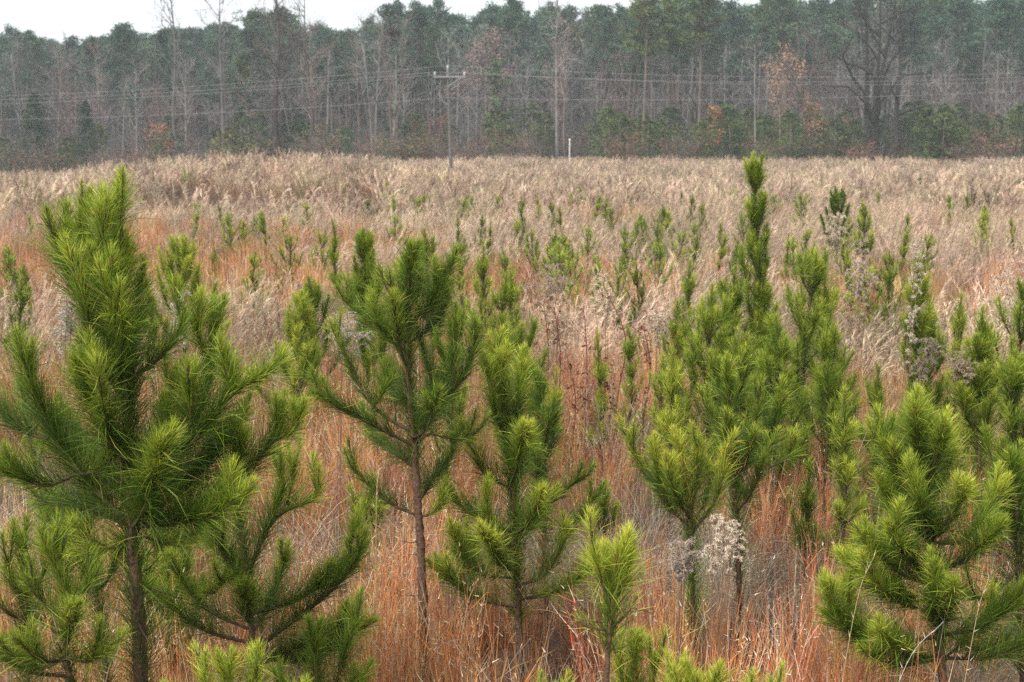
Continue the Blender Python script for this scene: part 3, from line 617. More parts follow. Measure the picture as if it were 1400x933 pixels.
def tuft_stems(seed, n=46, h=.95, w=.0030, orange=.6, fluff=True):
    rng = np.random.default_rng(seed); g = Geo()
    Pt = arcs(rng, n, 5, .12, h, .10, .16)
    c0 = pick(rng, n, [RUST, TAN, BROWN, BUFF], [orange, .2, .3, .1]); c1 = pick(rng, n, [TAN, RUST * 1.1, BUFF * 1.15, BROWN], [.4, orange * .9, .2, .12])
    t = np.linspace(0, 1, 5)[None, :, None]; C = c0[:, None] * (1 - t) + c1[:, None] * t
    g.blades(Pt, wsub(n, 5, w), C, rng)
    m = n * 2                                                   # sheaths and narrow leaves hugging the stems
    i = rng.integers(0, n, m); j = rng.integers(1, 4, m); b = Pt[i, j]
    d = norm(Pt[i, j + 1] - Pt[i, j]); d2 = norm(d + rng.normal(size=(m, 3)) * .28); l = rng.uniform(.08, .22, (m, 1))
    g.blades(np.stack([b, b + d2 * l * .6, b + d2 * l + rng.normal(size=(m, 3)) * .02 - npa([0, 0, .02])], 1), wsub(m, 3, w * 1.1), pick(rng, m, [RUST, TAN, BUFF], [orange, .4, .25])[:, None], rng)
    m = 40                                                      # bent and fallen old blades, browns darkened to paint shade at the foot
    g.blades(arcs(rng, m, 5, .14, .5, .5, 1.5), wsub(m, 5, w * 1.2), pick(rng, m, [BROWN, BROWN * .6, GREY, TAN], [.5, .3, .2, .2])[:, None], rng)
    if fluff:
        m = n * 2; i = rng.integers(0, n, m); f = rng.uniform(.5, 1, (m, 1)); j = np.minimum((f[:, 0] * 4).astype(int), 3)
        b = Pt[i, j] + (Pt[i, j + 1] - Pt[i, j]) * (f * 4 - j[:, None]); d = norm(rng.normal(size=(m, 3)) + npa([0, 0, 1.2]))
        g.blades(np.stack([b, b + d * .028], 1), np.full((m, 1), .004), pick(rng, m, [BUFF, TAN], [.5, .5])[:, None], rng)
    return g
def tuft_curl(seed, n=90, ln=.74, w=.0032, cols=None, p=None):
    rng = np.random.default_rng(seed); g = Geo()
    g.blades(arcs(rng, n, 7, .12, ln, .22, 2.0), wsub(n, 7, w), pick(rng, n, cols or [GREY * 1.05, BUFF * .85, BROWN, OLIVE], p or [.45, .25, .2, .1])[:, None], rng)
    m = 30; g.blades(arcs(rng, m, 5, .1, ln * 1.1, .12, .5), wsub(m, 5, w), pick(rng, m, [GREY, TAN, BROWN], [.4, .3, .3])[:, None], rng)
    return g
def tuft_plume(seed, n=16, h=1.15, w=.006, hair=.10, wh=.008, nh=26, rad=.16, wind=.25, dark=0., rust=.6):
    """stems with soft drooping seed plumes in their upper third"""
    rng = np.random.default_rng(seed); g = Geo()
    Pt = arcs(rng, n, 5, rad, h, .12, .45, wind); t = np.linspace(0, 1, 5)[None, :, None]
    c0 = pick(rng, n, [RUST, BROWN, TAN], [rust, .3, .3]); C = c0[:, None] * (1 - t) + PINK[None, None] * t
    g.blades(Pt, wsub(n, 5, w), C, rng)
    m = n * nh; i = rng.integers(0, n, m); f = rng.uniform(.42, 1, (m, 1)) ** .8; j = np.minimum((f[:, 0] * 4).astype(int), 3)
    b = Pt[i, j] + (Pt[i, j + 1] - Pt[i, j]) * (f * 4 - j[:, None]); ax = norm(Pt[i, j + 1] - Pt[i, j])
    d = norm(ax * 1.2 + rng.normal(size=(m, 3)) * .36 + npa([wind, 0, .1]))
    l = hair * rng.uniform(.5, 1.2, (m, 1))
    cc = pick(rng, m, [PINK, BUFF, npa([.52, .36, .27]), BROWN], [.5, .3, .3, .05 + dark])
    g.blades(np.stack([b, b + d * l * .6, b + d * l - npa([0, 0, .3]) * l], 1), wsub(m, 3, wh), cc[:, None], rng)
    m = n * 3; g.blades(arcs(rng, m, 4, rad * 1.2, h * .72, .25, .6, wind * .5), wsub(m, 4, w * 1.15), pick(rng, m, [RUST, TAN, BROWN, PINK], [rust, .35, .3, .2])[:, None], rng)
    return g
def tuft_brown(seed, n=60, h=.7, w=.012):
    rng = np.random.default_rng(seed); g = Geo()
    g.blades(arcs(rng, n, 5, .3, h, .4, .7), wsub(n, 5, w), pick(rng, n, [BROWN, npa([.14, .10, .085]), npa([.28, .19, .14])], [.5, .4, .3])[:, None], rng)
    return g
def tuft_green(seed, n=60):
    rng = np.random.default_rng(seed); g = Geo()
    g.blades(arcs(rng, n, 5, .12, .45, .2, .8), wsub(n, 5, .0045), pick(rng, n, [OLIVE, npa([.12, .20, .05]), TAN], [.5, .4, .3])[:, None], rng)
    return g
def source(cname, geos):
    c = bpy.data.collections.new(cname)          # tuft shapes for the scatter, kept out of the scene itself
    for q, g in enumerate(geos):
        o = bpy.data.objects.new(f"{cname}_{q:02d}", g.mesh(f"{cname}_{q:02d}", M_GRASS)); c.objects.link(o)
    return c
def vnoise(x, y, s, seed):
    rg = np.random.default_rng(seed); T = rg.random((64, 64)); u = np.asarray(x) / s + 100; v = np.asarray(y) / s + 100
    i = np.floor(u).astype(int); j = np.floor(v).astype(int); f = u - i; h = v - j; f = f * f * (3 - 2 * f); h = h * h * (3 - 2 * h)
    q = lambda a, b: T[a % 64, b % 64]
    return (q(i, j) * (1 - f) + q(i + 1, j) * f) * (1 - h) + (q(i, j + 1) * (1 - f) + q(i + 1, j + 1) * f) * h
def scatter(name, label, coll, xy, idx, scl, seed, tilt=.08):
    rg = np.random.default_rng(seed); n = len(xy)
    me = bpy.data.meshes.new(name); me.vertices.add(n)
    co = np.concatenate([xy, gz(xy[:, 0], xy[:, 1])[:, None]], 1); me.vertices.foreach_set("co", co.astype(np.float32).ravel())
    a = me.attributes.new("rot", 'FLOAT_VECTOR', 'POINT'); rt = np.stack([rg.normal(size=n) * tilt, rg.normal(size=n) * tilt, rg.uniform(-.9, .9, n) if 'field' in name else rg.random(n) * 6.28], 1)
    a.data.foreach_set("vector", rt.astype(np.float32).ravel())
    a = me.attributes.new("scl", 'FLOAT_VECTOR', 'POINT'); a.data.foreach_set("vector", np.asarray(scl, np.float32).ravel())
    a = me.attributes.new("idx", 'INT', 'POINT'); a.data.foreach_set("value", np.asarray(idx, np.int32))
    me.update(); o = bpy.data.objects.new(name, me); COL.objects.link(o)
    ng = bpy.data.node_groups.new(name, 'GeometryNodeTree')
    ng.interface.new_socket("Geometry", in_out='INPUT', socket_type='NodeSocketGeometry'); ng.interface.new_socket("Geometry", in_out='OUTPUT', socket_type='NodeSocketGeometry')
    N = ng.nodes.new; l = ng.links.new
    gi, go = N("NodeGroupInput"), N("NodeGroupOutput"); ci = N("GeometryNodeCollectionInfo"); ci.inputs[0].default_value = coll
    ci.inputs['Separate Children'].default_value = True; ci.inputs['Reset Children'].default_value = True
    ip = N("GeometryNodeInstanceOnPoints"); ip.inputs['Pick Instance'].default_value = True
    def na(nm, ty):
        q = N("GeometryNodeInputNamedAttribute"); q.data_type = ty; q.inputs[0].default_value = nm; return q.outputs[0]
    l(gi.outputs[0], ip.inputs['Points']); l(ci.outputs[0], ip.inputs['Instance']); l(na("idx", 'INT'), ip.inputs['Instance Index'])
    l(na("rot", 'FLOAT_VECTOR'), ip.inputs['Rotation']); l(na("scl", 'FLOAT_VECTOR'), ip.inputs['Scale']); l(ip.outputs[0], go.inputs[0])
    md = o.modifiers.new("scatter", 'NODES'); md.node_group = ng
    return tag(o, label, kind="stuff")
def field(rng, d0, d1, dens, side=.50):
    """random points of even density in the wedge of the field between two distances"""
    A = side * (d1 ** 2 - d0 ** 2) ; n = int(A * dens)
    y = np.sqrt(rng.uniform(d0 ** 2, d1 ** 2, n)); x = rng.uniform(-side, side, n) * y
    return np.stack([x, y], 1)
def isc(rng, n, a=.75, b=1.15, flat=.25):
    s = rng.uniform(a, b, n); return np.stack([s * rng.uniform(1 - flat, 1 + flat, n), s * rng.uniform(1 - flat, 1 + flat, n), s], 1)
rg = np.random.default_rng(77)
RUST_ = RUST; RUST = npa([.66, .215, .055])
near = source("near_tuft", [tuft_stems(300 + q, 46, .95, orange=.75) for q in range(4)] + [tuft_stems(305, 36, .9, orange=.35), tuft_stems(306, 30, 1.0, orange=.2)] + [tuft_curl(310 + q) for q in range(3)]
              + [tuft_plume(320 + q, 6, 1.05, .004, .045, .0035, 60, .12, .12) for q in range(2)] + [tuft_green(330)])
xy = field(rg, 3.2, 15.5, 12.5, .50); n = len(xy)
nz = vnoise(xy[:, 0], xy[:, 1], 1.1, 1); nz2 = vnoise(xy[:, 0], xy[:, 1], .8, 2); pxx = xy[:, 0] / xy[:, 1] * 1944 + 700
idx = np.where(nz > .66, rg.integers(6, 9, n), np.where(nz < .24, rg.integers(4, 6, n), rg.integers(0, 4, n)))
idx = np.where((nz2 > .74) & (xy[:, 1] > 7), rg.integers(9, 11, n), idx)
idx = np.where(rg.random(n) < .05, 11, idx)
# patches that the photograph shows: grey curling grass and rust red stands
for (px, d, r, kind) in [(790, 6.1, .42, 'c'), (1110, 8.2, .9, 'c'), (415, 6.6, .5, 'c'), (1240, 5.1, .35, 'c'), (860, 8.8, .8, 'c'), (1060, 6.6, .95, 's'), (560, 6.4, .6, 's'), (780, 8.0, .3, 's'), (1180, 7.2, .5, 's'), (640, 7.4, .7, 's'), (1330, 8.6, .5, 's'), (520, 8.2, .5, 's'), (250, 6.0, .4, 's')]:
    m = np.hypot(xy[:, 0] - X(px, d), xy[:, 1] - d) < r; k = m.sum()
    idx[m] = rg.integers(6, 9, k) if kind == 'c' else rg.integers(0, 4, k)
scl = isc(rg, n, .68, 1.12)
keep = np.ones(n, bool)
for (px, d) in [(192, 5.0), (832, 4.5)]:       # bare feet of the thicker trunks
    keep &= ~((np.abs(xy[:, 0] - X(px, d) * xy[:, 1] / d) < .11) & (xy[:, 1] < d + .1) & (xy[:, 1] > d - 1.3))
xy, idx, scl = xy[keep], idx[keep], scl[keep]; n = len(xy)
scl[xy[:, 1] < 4.3] *= .72
scatter("near_grass", "rust orange broomsedge stems with grey curling blades between the nearer pines", near, xy, idx, scl, 1)
RUST = RUST_ * .78 + TAN * .22
mid = source("mid_tuft", [tuft_stems(340 + q, 40, 1.0, .008, .5, False) for q in range(3)] + [tuft_plume(350 + q, 12, 1.1, .006, .12, .0055, 42, .16, .22) for q in range(4)] + [tuft_curl(360, 70, .7, .008, [GREY, BUFF, PINK, BROWN], [.3, .3, .3, .2]), tuft_plume(361, 9, .95, .007, .12, .010, 30, .2, .5)])
xy = field(rg, 14.5, 46, 5.2, .48); n = len(xy)
nz = vnoise(xy[:, 0], xy[:, 1], 3.2, 3); ax = xy[:, 0] / xy[:, 1]
orange = .6 * nz + .4 * vnoise(xy[:, 0], xy[:, 1], 1.3, 13) + .12 * np.exp(-((xy[:, 1] - 17) / 7) ** 2) - .2 * sstep(19, 36, xy[:, 1]) + .08 * (xy[:, 0] < 0)
idx = np.where(orange > .47, rg.integers(0, 3, n), np.where(rg.random(n) < .15, rg.integers(7, 9, n), rg.integers(3, 7, n)))
scatter("field_grass_middle", "orange and tan bunchgrass with soft drooping plumes in the middle of the field", mid, xy, idx, isc(rg, n, .7, 1.2), 2)
far = source("far_tuft", [tuft_plume(370 + q, 10, 1.35, .014, .24, .015, 36, .26, .16, rust=.15) for q in range(5)] + [tuft_plume(376, 10, 1.0, .02, .18, .024, 12, .3, .3, dark=.5, rust=.1), tuft_brown(378, 90, 1.0), tuft_stems(379, 34, 1.0, .02, .15, False)])
xy = field(rg, 44, 172, 1.25, .46); n = len(xy)
nz = vnoise(xy[:, 0], xy[:, 1], 7.0, 4); px = xy[:, 0] / xy[:, 1] * 1944 + 700
dk = ((np.abs(xy[:, 1] - 59 - 2 * np.sin(xy[:, 0] * .7)) < 8) & (px > 215) & (px < 510)) | ((np.abs(xy[:, 1] - 90) < 13) & (px > 1180)) | ((np.abs(xy[:, 1] - 62) < 4) & (px > 1120) & (px < 1240))
idx = np.where(dk & (rg.random(n) < .93), 6, np.where(nz > .78, 5, np.where((nz < .25) & (rg.random(n) < .6), 7, rg.integers(0, 5, n))))
scl = isc(rg, n, .55, 1.35); scl[dk & (idx != 6)] *= .6
scatter("field_grass_far", "pinkish tan feathery grass covering the distant field up to the woods", far, xy, idx, scl, 3)

# dry plants that stand out: each a thing with stem and seed head
def dried_plume(px, py, D, hpx, wpx, label, seed, nst=5, col=None, lean=.12, curl=.9, dens=1.0, cat="dried weed"):
    """a dead goldenrod-like plant: hpx,wpx = size of its seed head in photo pixels, its top at (px, py)"""
    rng = np.random.default_rng(seed); s = D / 1944.; x = X(px, D); z0 = float(gz(x, D)); ztop = P(px, py, D)[2]
    H = max(ztop - z0, .4); hh = hpx * s; ww = wpx * s; col = npa(col if col is not None else [.62, .52, .41])
    root = empty("dried_goldenrod", (x, D, z0), label, cat)
    g = Geo(); gh = Geo()
    for q in range(nst):
        a = rng.random() * 6.28; sc = 1 if q == 0 else rng.uniform(.6, .95)
        tp = npa([lean * H * .3 + ww * .28 * math.cos(a) * (q > 0), ww * .28 * math.sin(a) * (q > 0), H * (1 if q == 0 else 1 - hh / H * rng.uniform(.15, .7))])
        st = catmull([npa([rng.normal() * .01, rng.normal() * .01, -.02]), tp * .5 + npa([rng.normal() * .02, 0, 0]), tp], 5)
        g.tube(st, .0045, .0015, npa([.20, .11, .08]), 5)
        nb = int(20 * dens * (1.3 if q == 0 else .8)); f = rng.uniform(0, 1, nb)
        zl = np.clip(1 - f * hh / H / sc * (1 if q == 0 else .6), .1, 1)
        b = np.stack([np.interp(zl, np.linspace(0, 1, len(st)), st[:, j]) for j in range(3)], 1)
        az = rng.random(nb) * 6.28; hd = np.stack([np.cos(az), np.sin(az), np.zeros(nb)], 1)
        ln = ww * .5 * (.25 + .75 * np.sin(np.clip(f * 1.1 + .12, 0, 1) * math.pi) ** .7) * rng.uniform(.7, 1.1, nb)
        p1 = b + (hd * .75 + npa([0, 0, .7])) * ln[:, None] * .45; p2 = p1 + (hd + npa([0, 0, .1])) * ln[:, None] * .35; p3 = p2 + (hd * .6 - npa([0, 0, curl])) * ln[:, None] * .3
        Pb = np.stack([b, p1, p2, p3], 1); g.blades(Pb, wsub(nb, 4, .0035), npa([.38, .28, .20]), rng)
        m = nb * 55; i = rng.integers(0, nb, m); t = rng.uniform(.15, 3, m); j = np.minimum(t.astype(int), 2)
        c = Pb[i, j] + (Pb[i, j + 1] - Pb[i, j]) * (t - j)[:, None]
        d = norm(rng.normal(size=(m, 3)) + npa([0, 0, .5])) * rng.uniform(.6, 1.3, (m, 1)) * .017 * (D / 8) ** .5
        gh.blades(np.stack([c, c + d], 1), np.full((m, 1), .0045 * (D / 8) ** .6), (col * rng.uniform(.65, 1.25, (m, 1)))[:, None], rng)
    stt = g.build("stem", M_STEM, root); gh.build("seed_head", M_STEM, root)
dried_plume(985, 702, 6.3, 72, 56, "pale feathery seed head on reddish stems beside rust orange grass", 500, 5)
dried_plume(930, 742, 6.4, 60, 60, "darker grey brown seed head drooping beside the pale feathery one", 501, 4, [.36, .30, .25])
dried_plume(1238, 330, 9.6, 130, 34, "tall narrow grey seed plume touching the columnar light green pine", 502, 3, [.50, .44, .34], curl=.5)
dried_plume(1262, 462, 9.0, 56, 36, "grey curled seed head below the columnar light green pine", 503, 4, [.27, .23, .17])
dried_plume(1312, 472, 9.1, 50, 36, "tan curled seed head next to the grey one under the columnar pine", 504, 4, [.36, .29, .20])
dried_plume(72, 402, 8.8, 62, 34, "white fluffy seed plume in orange grass behind the tallest pine", 505, 3, [.50, .46, .38])
dried_plume(230, 402, 8.8, 50, 40, "white fluffy seed tuft between the two sides of the tallest pine", 506, 3, [.50, .46, .38])
dried_plume(818, 380, 13.5, 44, 46, "pale curved plume with layered drooping sprays in the open grass", 507, 4, [.60, .48, .35], curl=1.4)
dried_plume(756, 405, 13.0, 60, 52, "rounded tan plume cluster beside the pale layered one", 508, 6, [.56, .43, .31], curl=1.3)
dried_plume(748, 362, 17.0, 50, 60, "grey dome shaped clump of dead fluff in the orange grass", 509, 6, [.36, .28, .22], curl=1.2)
dried_plume(1076, 356, 14.0, 60, 40, "brown drooping plume standing behind the dense clump of pines", 510, 4, [.42, .36, .28]) if False else None
dried_plume(1170, 330, 13.0, 80, 40, "brownish grass plume rising between the dense clump and the grey plume", 511, 4, [.42, .35, .27], curl=1.2)
dried_plume(1136, 292, 18.0, 40, 36, "whitish plume below the dark blue green round sapling", 512, 4, [.56, .47, .36])
dried_plume(895, 425, 12.0, 44, 42, "pale sprawling plume beside the slender sapling", 513, 4, [.56, .45, .34], curl=1.3)
dried_plume(1375, 360, 12.0, 90, 60, "large tan plume near the frame edge behind the rounded green pine", 514, 5, [.55, .46, .37], curl=1.2)
dried_plume(455, 432, 9.2, 50, 60, "grey brown brambly plume by the middle pine's outer branches", 515, 4, [.42, .36, .30])
def dead_weed(px, top, D, label, seed, bend=.1, leaves=26):
    rng = np.random.default_rng(seed); x = X(px, D); z0 = float(gz(x, D)); H = P(px, top, D)[2] - z0
    root = empty("dead_weed", (x, D, z0), label, "dead weed"); g = Geo(); gl = Geo()
    st = catmull([(0, 0, -.02), (rng.normal() * .03, 0, H * .35), (bend * .5, 0, H * .7), (-bend, 0, H)], 6)
    g.tube(st, .008, .003, (.13, .045, .035), 6, bumpy=.1)
    for q in range(5):
        i = int(rng.integers(8, len(st) - 2)); a = rng.random() * 6.28; d = npa([math.cos(a), math.sin(a), .9]) * rng.uniform(.1, .22)
        g.tube([st[i], st[i] + d * .5, st[i] + d], .003, .0015, (.13, .05, .04), 4)
    n = leaves; i = rng.integers(6, len(st), n); b = st[i] + rng.normal(size=(n, 3)) * .05; d = norm(rng.normal(size=(n, 3)) - npa([0, 0, .4]))
    l = rng.uniform(.03, .06, (n, 1)); gl.blades(np.stack([b, b + d * l * .5, b + d * l], 1), np.tile([.012, .020], (n, 1)), (npa([.17, .055, .04]) * rng.uniform(.6, 1.5, (n, 1)))[:, None], rng)
    g.build("stem", M_STEM, root); gl.build("leaves", M_STEM, root)
dead_weed(802, 418, 12.2, "straight dark red stem with withered leaves under the pale layered plume", 521, .02)
dead_weed(846, 388, 12.6, "curved dark red stem bending toward the pale layered plume", 522, .14)
dead_weed(748, 412, 12.8, "thin dark stem inside the rounded tan plume cluster", 523, .03)
dead_weed(764, 420, 12.4, "second dark stem beside the rounded tan plume cluster, nearer the red stems", 524, .04)
dead_weed(938, 448, 11.2, "crooked dark weed with curled brown leaves at the edge of the dense clump", 525, .12, 50)
dead_weed(888, 440, 12.0, "short dark weed between the slender sapling and the crooked weed", 526, .05, 40)
dead_weed(826, 470, 11.6, "low reddish weed thick with withered leaves among the straight stems", 527, .04, 70)
dead_weed(784, 486, 11.4, "knee high reddish weed under the rounded tan plumes", 528, .05, 60)
# single long stems of taller grass that cross the pines in front
def grass_blade(px0, px1, top, D, label, col, seed, w=.005):
    rng = np.random.default_rng(seed); x0 = X(px0, D); z0 = float(gz(x0, D)); e = P(px1, top, D); g = Geo()
    pts = catmull([(x0, D, z0), (x0 + (e[0] - x0) * .25, D, z0 + (e[2] - z0) * .5), (x0 + (e[0] - x0) * .6, D - .03, z0 + (e[2] - z0) * .88), tuple(e)], 6)
    g.tube(pts - npa([x0, D, z0]), w * .32, w * .15, npa(col) * .8, 4)
    pts = pts - npa([x0, D, z0]); b = pts[8:]; m = len(b)
    g.blades(np.stack([b, b + norm(rng.normal(size=(m, 3)) + npa([0, 0, 2])) * .03], 1), np.full((m, 1), .003), npa(col), rng)
    o = g.build("grass_stalk", M_STEM); o.location = (x0, D, z0); tag(o, label, "grass stalk")
grass_blade(505, 518, 642, 6.6, "tall yellow straw stalk standing before the bare reddish trunk", (.62, .46, .25), 1, .007)
grass_blade(1150, 1195, 760, 5.2, "bent straw stalk crossing the dense bushy pine's lower branch", (.60, .47, .28), 2)
grass_blade(1330, 1352, 790, 5.4, "single straw stalk rising before the dark pine at the frame edge", (.58, .44, .28), 3, .006)
grass_blade(1180, 1290, 850, 4.9, "pale arching blade over the dense bushy pine's foot", (.60, .58, .50), 4)
grass_blade(80, 170, 873, 4.6, "yellow straw bent level toward the tallest pine's trunk", (.55, .45, .22), 5)
grass_blade(1150, 1212, 560, 9.0, "long tan stalk curving up between curly grey grass and the small dark pine", (.55, .42, .28), 6, .007)
# ---------------------------------------------------------------- the woods beyond the field
GB = npa([.17, .16, .15]); RB = npa([.17, .12, .105]); DB = npa([.06, .052, .045])
def limb(st, d, ln, rng, curve=.25, n=4, up=.25):
    pts = [npa(st)]; d = norm(npa(d))
    for q in range(n):
        d = norm(d + rng.normal(size=3) * curve * .5 + npa([0, 0, up * .3])); pts.append(pts[-1] + d * ln / n)
    return npa(pts)
def twigs(g, paths, rng, n, ln, w, col, f0=.25, ang=.8, sub=5, subl=.45):
    Pn = np.stack([p if len(p) == 5 else catmull(p, 1) for p in paths]); m = len(Pn) * n
    i = np.repeat(np.arange(len(Pn)), n); t = rng.uniform(f0, 1, m) * (Pn.shape[1] - 1); j = np.minimum(t.astype(int), Pn.shape[1] - 2)
    b = Pn[i, j] + (Pn[i, j + 1] - Pn[i, j]) * (t - j)[:, None]; ax = norm(Pn[i, j + 1] - Pn[i, j])
    d = norm(ax + rng.normal(size=(m, 3)) * ang + npa([0, 0, .3])); l = ln * rng.uniform(.5, 1.2, (m, 1)) * (1.15 - .5 * (t / (Pn.shape[1] - 1)))[:, None]
    e1 = b + d * l * .5; e2 = e1 + norm(d + rng.normal(size=(m, 3)) * .25 + npa([0, 0, .2])) * l * .5
    g.blades(np.stack([b, e1, e2], 1), wsub(m, 3, w), (npa(col) * rng.uniform(.8, 1.3, (m, 1)))[:, None], rng)
    if sub:
        k = m * sub; i = np.repeat(np.arange(m), sub); t = rng.uniform(.2, 1, (k, 1)); b2 = np.where(t < .5, b[i] + (e1 - b)[i] * t * 2, e1[i] + (e2 - e1)[i] * (t * 2 - 1))
        d2 = norm(d[i] + rng.normal(size=(k, 3)) * .7 + npa([0, 0, .25])); l2 = l[i] * subl * rng.uniform(.5, 1.2, (k, 1))
        g.blades(np.stack([b2, b2 + d2 * l2], 1), np.full((k, 1), w * .6), (npa(col) * rng.uniform(.9, 1.5, (k, 1)))[:, None], rng); return b2 + d2 * l2
    return e2
def bare(seed, h, r=None, fork=1, col=GB, n=15, spread=.34, leaves=0, lcol=None, low=.3, lean=0, sub=5, tw=7, sides=6, lf=.42, lcv=.25):
    rng = np.random.default_rng(seed); gt = Geo(); gc = Geo(); r = r or h * .012; limbs = []
    for f in range(fork):
        top = npa([lean * h + (f - (fork - 1) / 2) * h * (.16 if fork < 3 else .075) + rng.normal() * .02 * h, rng.normal() * .03 * h, h * rng.uniform(.88, 1)])
        tp = catmull([(f * .25 * (fork > 1), 0, -.3), top * npa([.25, .3, .3]) + npa([rng.normal() * .01 * h, 0, 0]), top * npa([.6, .6, .65]) + npa([rng.normal() * .012 * h, 0, 0]), top], 5)
        gt.tube(tp, r * (1 if fork < 2 else .75), r * .12, npa(col) * .8, sides, col2=npa(col), bumpy=.06, seed=seed + f)
        for q in range(n):
            u = low + (1 - low) * ((q + rng.random()) / n) ** .9; st = npa([np.interp(u, np.linspace(0, 1, len(tp)), tp[:, j]) for j in range(3)])
            a = rng.random() * 6.28; el = R(rng.uniform(25, 60)); ln = h * spread * (1.15 - u) * rng.uniform(.7, 1.3) + h * .05
            p = limb(st, (math.cos(a) * math.cos(el), math.sin(a) * math.cos(el), math.sin(el)), ln, rng, lcv)
            gc.tube(p, r * lf * (1.15 - u) + .02, .014, npa(col) * .9, 4); limbs.append(p)
    e = twigs(gc, limbs, rng, tw, h * .13, h * .0026, col, sub=sub)
    if leaves:
        m = int(leaves); i = rng.integers(0, len(e), m); c = e[i] + rng.normal(size=(m, 3)) * .25; d = norm(rng.normal(size=(m, 3))) * rng.uniform(.12, .3, (m, 1))
        gc.blades(np.stack([c, c + d], 1), np.full((m, 1), .16), (npa(lcol) * rng.uniform(.6, 1.4, (m, 1)))[:, None], rng)
    return gt, gc
def clumps(g, C, Rr, rng, n, ls, col, cvar=.55, wf=.35):
    """needle or leaf sprays scattered through clump volumes C (m,3) of radii Rr (m,3)"""
    m = len(C) * n; i = np.repeat(np.arange(len(C)), n)
    p = C[i] + norm(rng.normal(size=(m, 3))) * Rr[i] * rng.random((m, 1)) ** .45; d = norm(rng.normal(size=(m, 3)) + norm(p - C[i]) * .7 + npa([0, 0, .35])) * ls * rng.uniform(.6, 1.3, (m, 1))
    cc = npa(col)[None] * (1 + cvar * rng.uniform(-1, 1, (len(C), 1)))[i] * rng.uniform(.8, 1.25, (m, 1))
    g.blades(np.stack([p, p + d], 1), np.full((m, 1), ls * wf), cc[:, None], rng)
def tall_pine(seed, h, crown=.45, w=.16, col=(.075, .12, .055), nb=34, n=26, ls=.55, wf=.36):
    rng = np.random.default_rng(seed); gt = Geo(); gc = Geo()
    tp = catmull([(0, 0, -.3), (rng.normal() * .15, 0, h * .4), (rng.normal() * .25, 0, h * .75), (rng.normal() * .3, 0, h)], 5)
    gt.tube(tp, h * .010, .03, (.11, .085, .07), 6, bumpy=.05, seed=seed)
    C, Rr = [], []
    for q in range(nb):
        u = 1 - crown + crown * ((q + rng.random()) / nb); z = u * h; st = npa([np.interp(u, np.linspace(0, 1, len(tp)), tp[:, j]) for j in range(3)])
        k = (u - 1 + crown) / crown; ln = h * w * (math.sin(min(1, .18 + k * .95) * math.pi) ** .55 * .8 + .18) * rng.uniform(.5, 1.25); a = rng.random() * 6.28
        p = limb(st, (math.cos(a), math.sin(a), .15 + .5 * k), ln, rng, .3, 4, .4); gt.tube(p, .05, .015, (.15, .11, .09), 4)
        for t in (.45, .75, 1.0):
            if rng.random() < .85: C.append(p[min(4, int(t * 4))] + rng.normal(size=3) * .2 + npa([0, 0, .25])); s = h * .025 * rng.uniform(.6, 1.5); Rr.append((s * 1.25, s * 1.25, s * .62))
    clumps(gc, npa(C), npa(Rr), rng, n, ls, col, wf=wf); return gt, gc
def cone_tree(seed, h, w, col, n=900, ls=.28, base=.06, pow_=.8):
    rng = np.random.default_rng(seed); gt = Geo(); gc = Geo(); gt.tube([(0, 0, -.2), (0, 0, h * .5), (0, 0, h * .97)], h * .014, .02, (.15, .11, .09), 5)
    k = int(n / 22); u = rng.random(k) ** .8 * (1 - base) + base; a = rng.random(k) * 6.28; rr = w * (1 - u) ** pow_ * rng.uniform(.35, 1.05, k)
    C = np.stack([rr * np.cos(a), rr * np.sin(a), u * h], 1); s = (w * .30 * (1.15 - u))[:, None] * rng.uniform(.7, 1.3, (k, 1)); clumps(gc, C, s * npa([1, 1, .8]), rng, 22, ls, col)
    return gt, gc
def brush(seed, h, n=26, col=RB, leaves=0, lcol=None):
    rng = np.random.default_rng(seed); g = Geo(); Pp = arcs(rng, n, 5, .9, h, .22, .25); g.blades(Pp, wsub(n, 5, .035), (npa(col) * rng.uniform(.7, 1.3, (n, 1)))[:, None], rng)
    e = twigs(g, list(Pp), rng, 7, h * .28, .02, col, .2, .6, 4, .5)
    if leaves:
        m = leaves; i = rng.integers(0, len(e), m); c = e[i] + rng.normal(size=(m, 3)) * .12; d = norm(rng.normal(size=(m, 3))) * rng.uniform(.08, .2, (m, 1))
        g.blades(np.stack([c, c + d], 1), np.full((m, 1), .12), (npa(lcol) * rng.uniform(.6, 1.4, (m, 1)))[:, None], rng)
    return g
def make(name, gt, gc, label, cat, group=None, crown="crown", cm=None):
    root = empty(name, (0, 0, 0), label, cat, group); gt.build("trunk", M_BARKF, root, True); gc.build(crown, cm or M_BARKF, root); return root
def put(root, x, y, s, rot, label=None, group=None, sx=1.0, dz=0):
    root.location = (x, y, float(gz(x, y)) + dz); root.scale = (s * sx, s * sx, s); root.rotation_euler = (random.gauss(0, TILT), random.gauss(0, TILT), rot)
    if label: root['label'] = label
    if group: root['group'] = group
TILT = 0.0
random.seed(4)
class Pool:
    def __init__(s, protos): s.p = protos; s.u = [0] * len(protos)
    def get(s, k):
        k = k % len(s.p); s.u[k] += 1
        return s.p[k] if s.u[k] == 1 else copy_tree(s.p[k])
rf = np.random.default_rng(9)
REDL = npa([.15, .075, .045]); PINKL = npa([.22, .14, .10])
bares = Pool([make("bare_tree", *bare(600 + q, 20, fork=fk, col=cc, n=nn, spread=sp, low=lo), "x", "tree") for q, (fk, cc, nn, sp, lo) in enumerate([(1, GB * .6, 15, .30, .3), (1, RB, 16, .27, .3), (2, GB * .75, 11, .3, .3), (1, GB, 13, .24, .4), (1, RB * .55, 15, .34, .2), (1, GB * 1.1, 12, .2, .3), (3, RB * .8, 8, .3, .25), (1, DB, 18, .36, .2)])])
